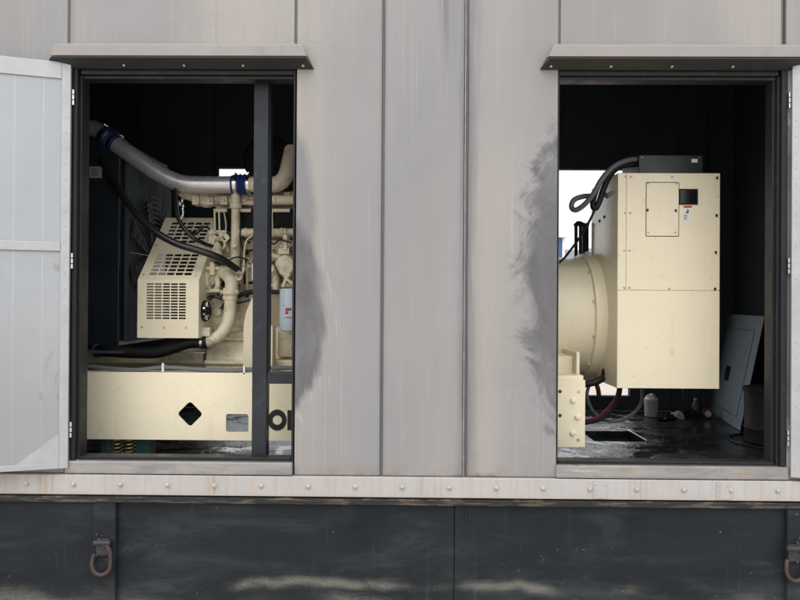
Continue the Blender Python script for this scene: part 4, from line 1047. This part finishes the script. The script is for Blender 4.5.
GB=simple('hazy clear bottle',(.10,.105,.11),.2,0,.2,20)
MB().lathe(c,(0,0,1),[(0,.024),(.004,.027),(.10,.027),(.12,.012),(.135,.011)],18).build('bottle_body',GB,bo)
MB().lathe(c+Vector((0,0,.135)),(0,0,1),[(0,.013),(.018,.013)],14).build('cap',BOLT,bo)

# ------------------------------------------------------------------ outside world
b=MB(); b.box(-300,300,-300,300,-.2,-.002); o=b.build('ground',GROUND,None); o['kind']='structure'
# hills: far ridge behind the back doors
b=MB(); us=[-300+6*i for i in range(101)]
hs=[15.0+2.2*math.sin(u*.031+1)+1.3*math.sin(u*.11)+random.uniform(-.5,.5) for u in us]
front=[[],[],[]]
for u,h in zip(us,hs):
    front[0].append(b.bm.verts.new((u,150,-.1))); front[1].append(b.bm.verts.new((u+random.uniform(-2,2),160,h*.75))); front[2].append(b.bm.verts.new((u,175,h+2)))
back=[b.bm.verts.new((u,260,-.1)) for u in us]
rows=front+[back]
for A_,B_ in zip(rows,rows[1:]):
    for i in range(len(us)-1): b.bm.faces.new((A_[i],A_[i+1],B_[i+1],B_[i]))
t=NT('haze-tinted wooded ridge'); hm=t.out(t.mix(t.noise((.3,.3,.5),6,.7),(.12,.14,.14),(.20,.22,.22)),.95)  # greyed tone paints distance haze into the ridge colour
o=b.build('hills',hm,None); o['kind']='structure'
bld=thing('blue_shed','blue shed with white trim seen through the rear doorway','shed',(6.6,24,0))
BL=simple('blue cladding',(.035,.12,.27),.5,0,.12,2); xb=XP(564.5,24,245)
zr_=ZP(232,24,560)
MB().box(xb-3.4,xb-.11,24,29,0,zr_-.25).build('wall',BL,bld)
MB().box(xb-.10,xb,23.95,29,0,zr_-.25).build('corner_post',WHITE,bld)
MB().box(xb-3.5,xb+.08,23.8,29.2,zr_-.249,zr_).build('roof',WHITE,bld,.02)
MB().box(xb-2.6,xb-1.6,23.9,23.99,.0,2.1).build('shed_door',WHITE,bld,.01)

# ------------------------------------------------------------------ light, world, camera
EL,AZ=math.radians(52),math.radians(205)
w=bpy.data.worlds.new('World'); bpy.context.scene.world=w; w.use_nodes=True
nt=w.node_tree; bg=nt.nodes['Background']; sk=nt.nodes.new('ShaderNodeTexSky'); sk.sky_type='NISHITA'; sk.sun_disc=False
sk.sun_elevation=EL; sk.sun_rotation=AZ; sk.dust_density=6.0; sk.air_density=1.0; sk.ozone_density=.6
tc=nt.nodes.new('ShaderNodeTexCoord'); mp=nt.nodes.new('ShaderNodeMapping'); mp.inputs['Scale'].default_value=(1.5,1.5,4); nt.links.new(tc.outputs['Generated'],mp.inputs[0])
nz=nt.nodes.new('ShaderNodeTexNoise'); nz.inputs['Scale'].default_value=1.6; nz.inputs['Detail'].default_value=6; nt.links.new(mp.outputs[0],nz.inputs['Vector'])
cl=nt.nodes.new('ShaderNodeMix'); cl.data_type='RGBA'; cl.inputs[6].default_value=(6.6,6.8,7.1,1); cl.inputs[7].default_value=(10.5,10.5,10.6,1); nt.links.new(nz.outputs[0],cl.inputs[0])
mx=nt.nodes.new('ShaderNodeMix'); mx.data_type='RGBA'; mx.inputs[0].default_value=.86; nt.links.new(sk.outputs[0],mx.inputs[6]); sx_=nt.nodes.new('ShaderNodeSeparateXYZ'); nt.links.new(tc.outputs['Generated'],sx_.inputs[0])
mr_=nt.nodes.new('ShaderNodeMapRange'); mr_.inputs['From Min'].default_value=.1; mr_.inputs['From Max'].default_value=1; mr_.inputs['To Min'].default_value=.85; mr_.inputs['To Max'].default_value=1.75; nt.links.new(sx_.outputs[2],mr_.inputs[0])
vm=nt.nodes.new('ShaderNodeVectorMath'); vm.operation='SCALE'; nt.links.new(cl.outputs[2],vm.inputs[0]); nt.links.new(mr_.outputs[0],vm.inputs['Scale']); nt.links.new(vm.outputs[0],mx.inputs[7])
nt.links.new(mx.outputs[2],bg.inputs[0]); bg.inputs[1].default_value=.15
sd=bpy.data.lights.new('sun','SUN'); sd.energy=.5; sd.angle=math.radians(40); sd.color=(1,.97,.93)
so=bpy.data.objects.new('sun',sd); C.objects.link(so)
sdir=Vector((math.sin(AZ)*math.cos(EL),math.cos(AZ)*math.cos(EL),math.sin(EL)))
so.rotation_euler=sdir.to_track_quat('Z','Y').to_euler(); so.location=(0,-5,8)
cd=bpy.data.cameras.new('camera'); co=bpy.data.objects.new('camera',cd); C.objects.link(co)
cd.sensor_fit='HORIZONTAL'; cd.sensor_width=36; cd.lens=F/800*36; cd.clip_end=1500; cd.clip_start=.05
m=Matrix((( rt.x,up.x,-fwd.x,CAM.x),(rt.y,up.y,-fwd.y,CAM.y),(rt.z,up.z,-fwd.z,CAM.z),(0,0,0,1)))
co.matrix_world=m
sc=bpy.context.scene; sc.camera=co
sc.view_settings.view_transform='Standard'; sc.view_settings.look='None'; sc.view_settings.exposure=.3; sc.view_settings.gamma=1
sc.cycles.use_denoising=True; sc.cycles.max_bounces=8
for o in bpy.data.objects:
    if '_w' in o: del o['_w']
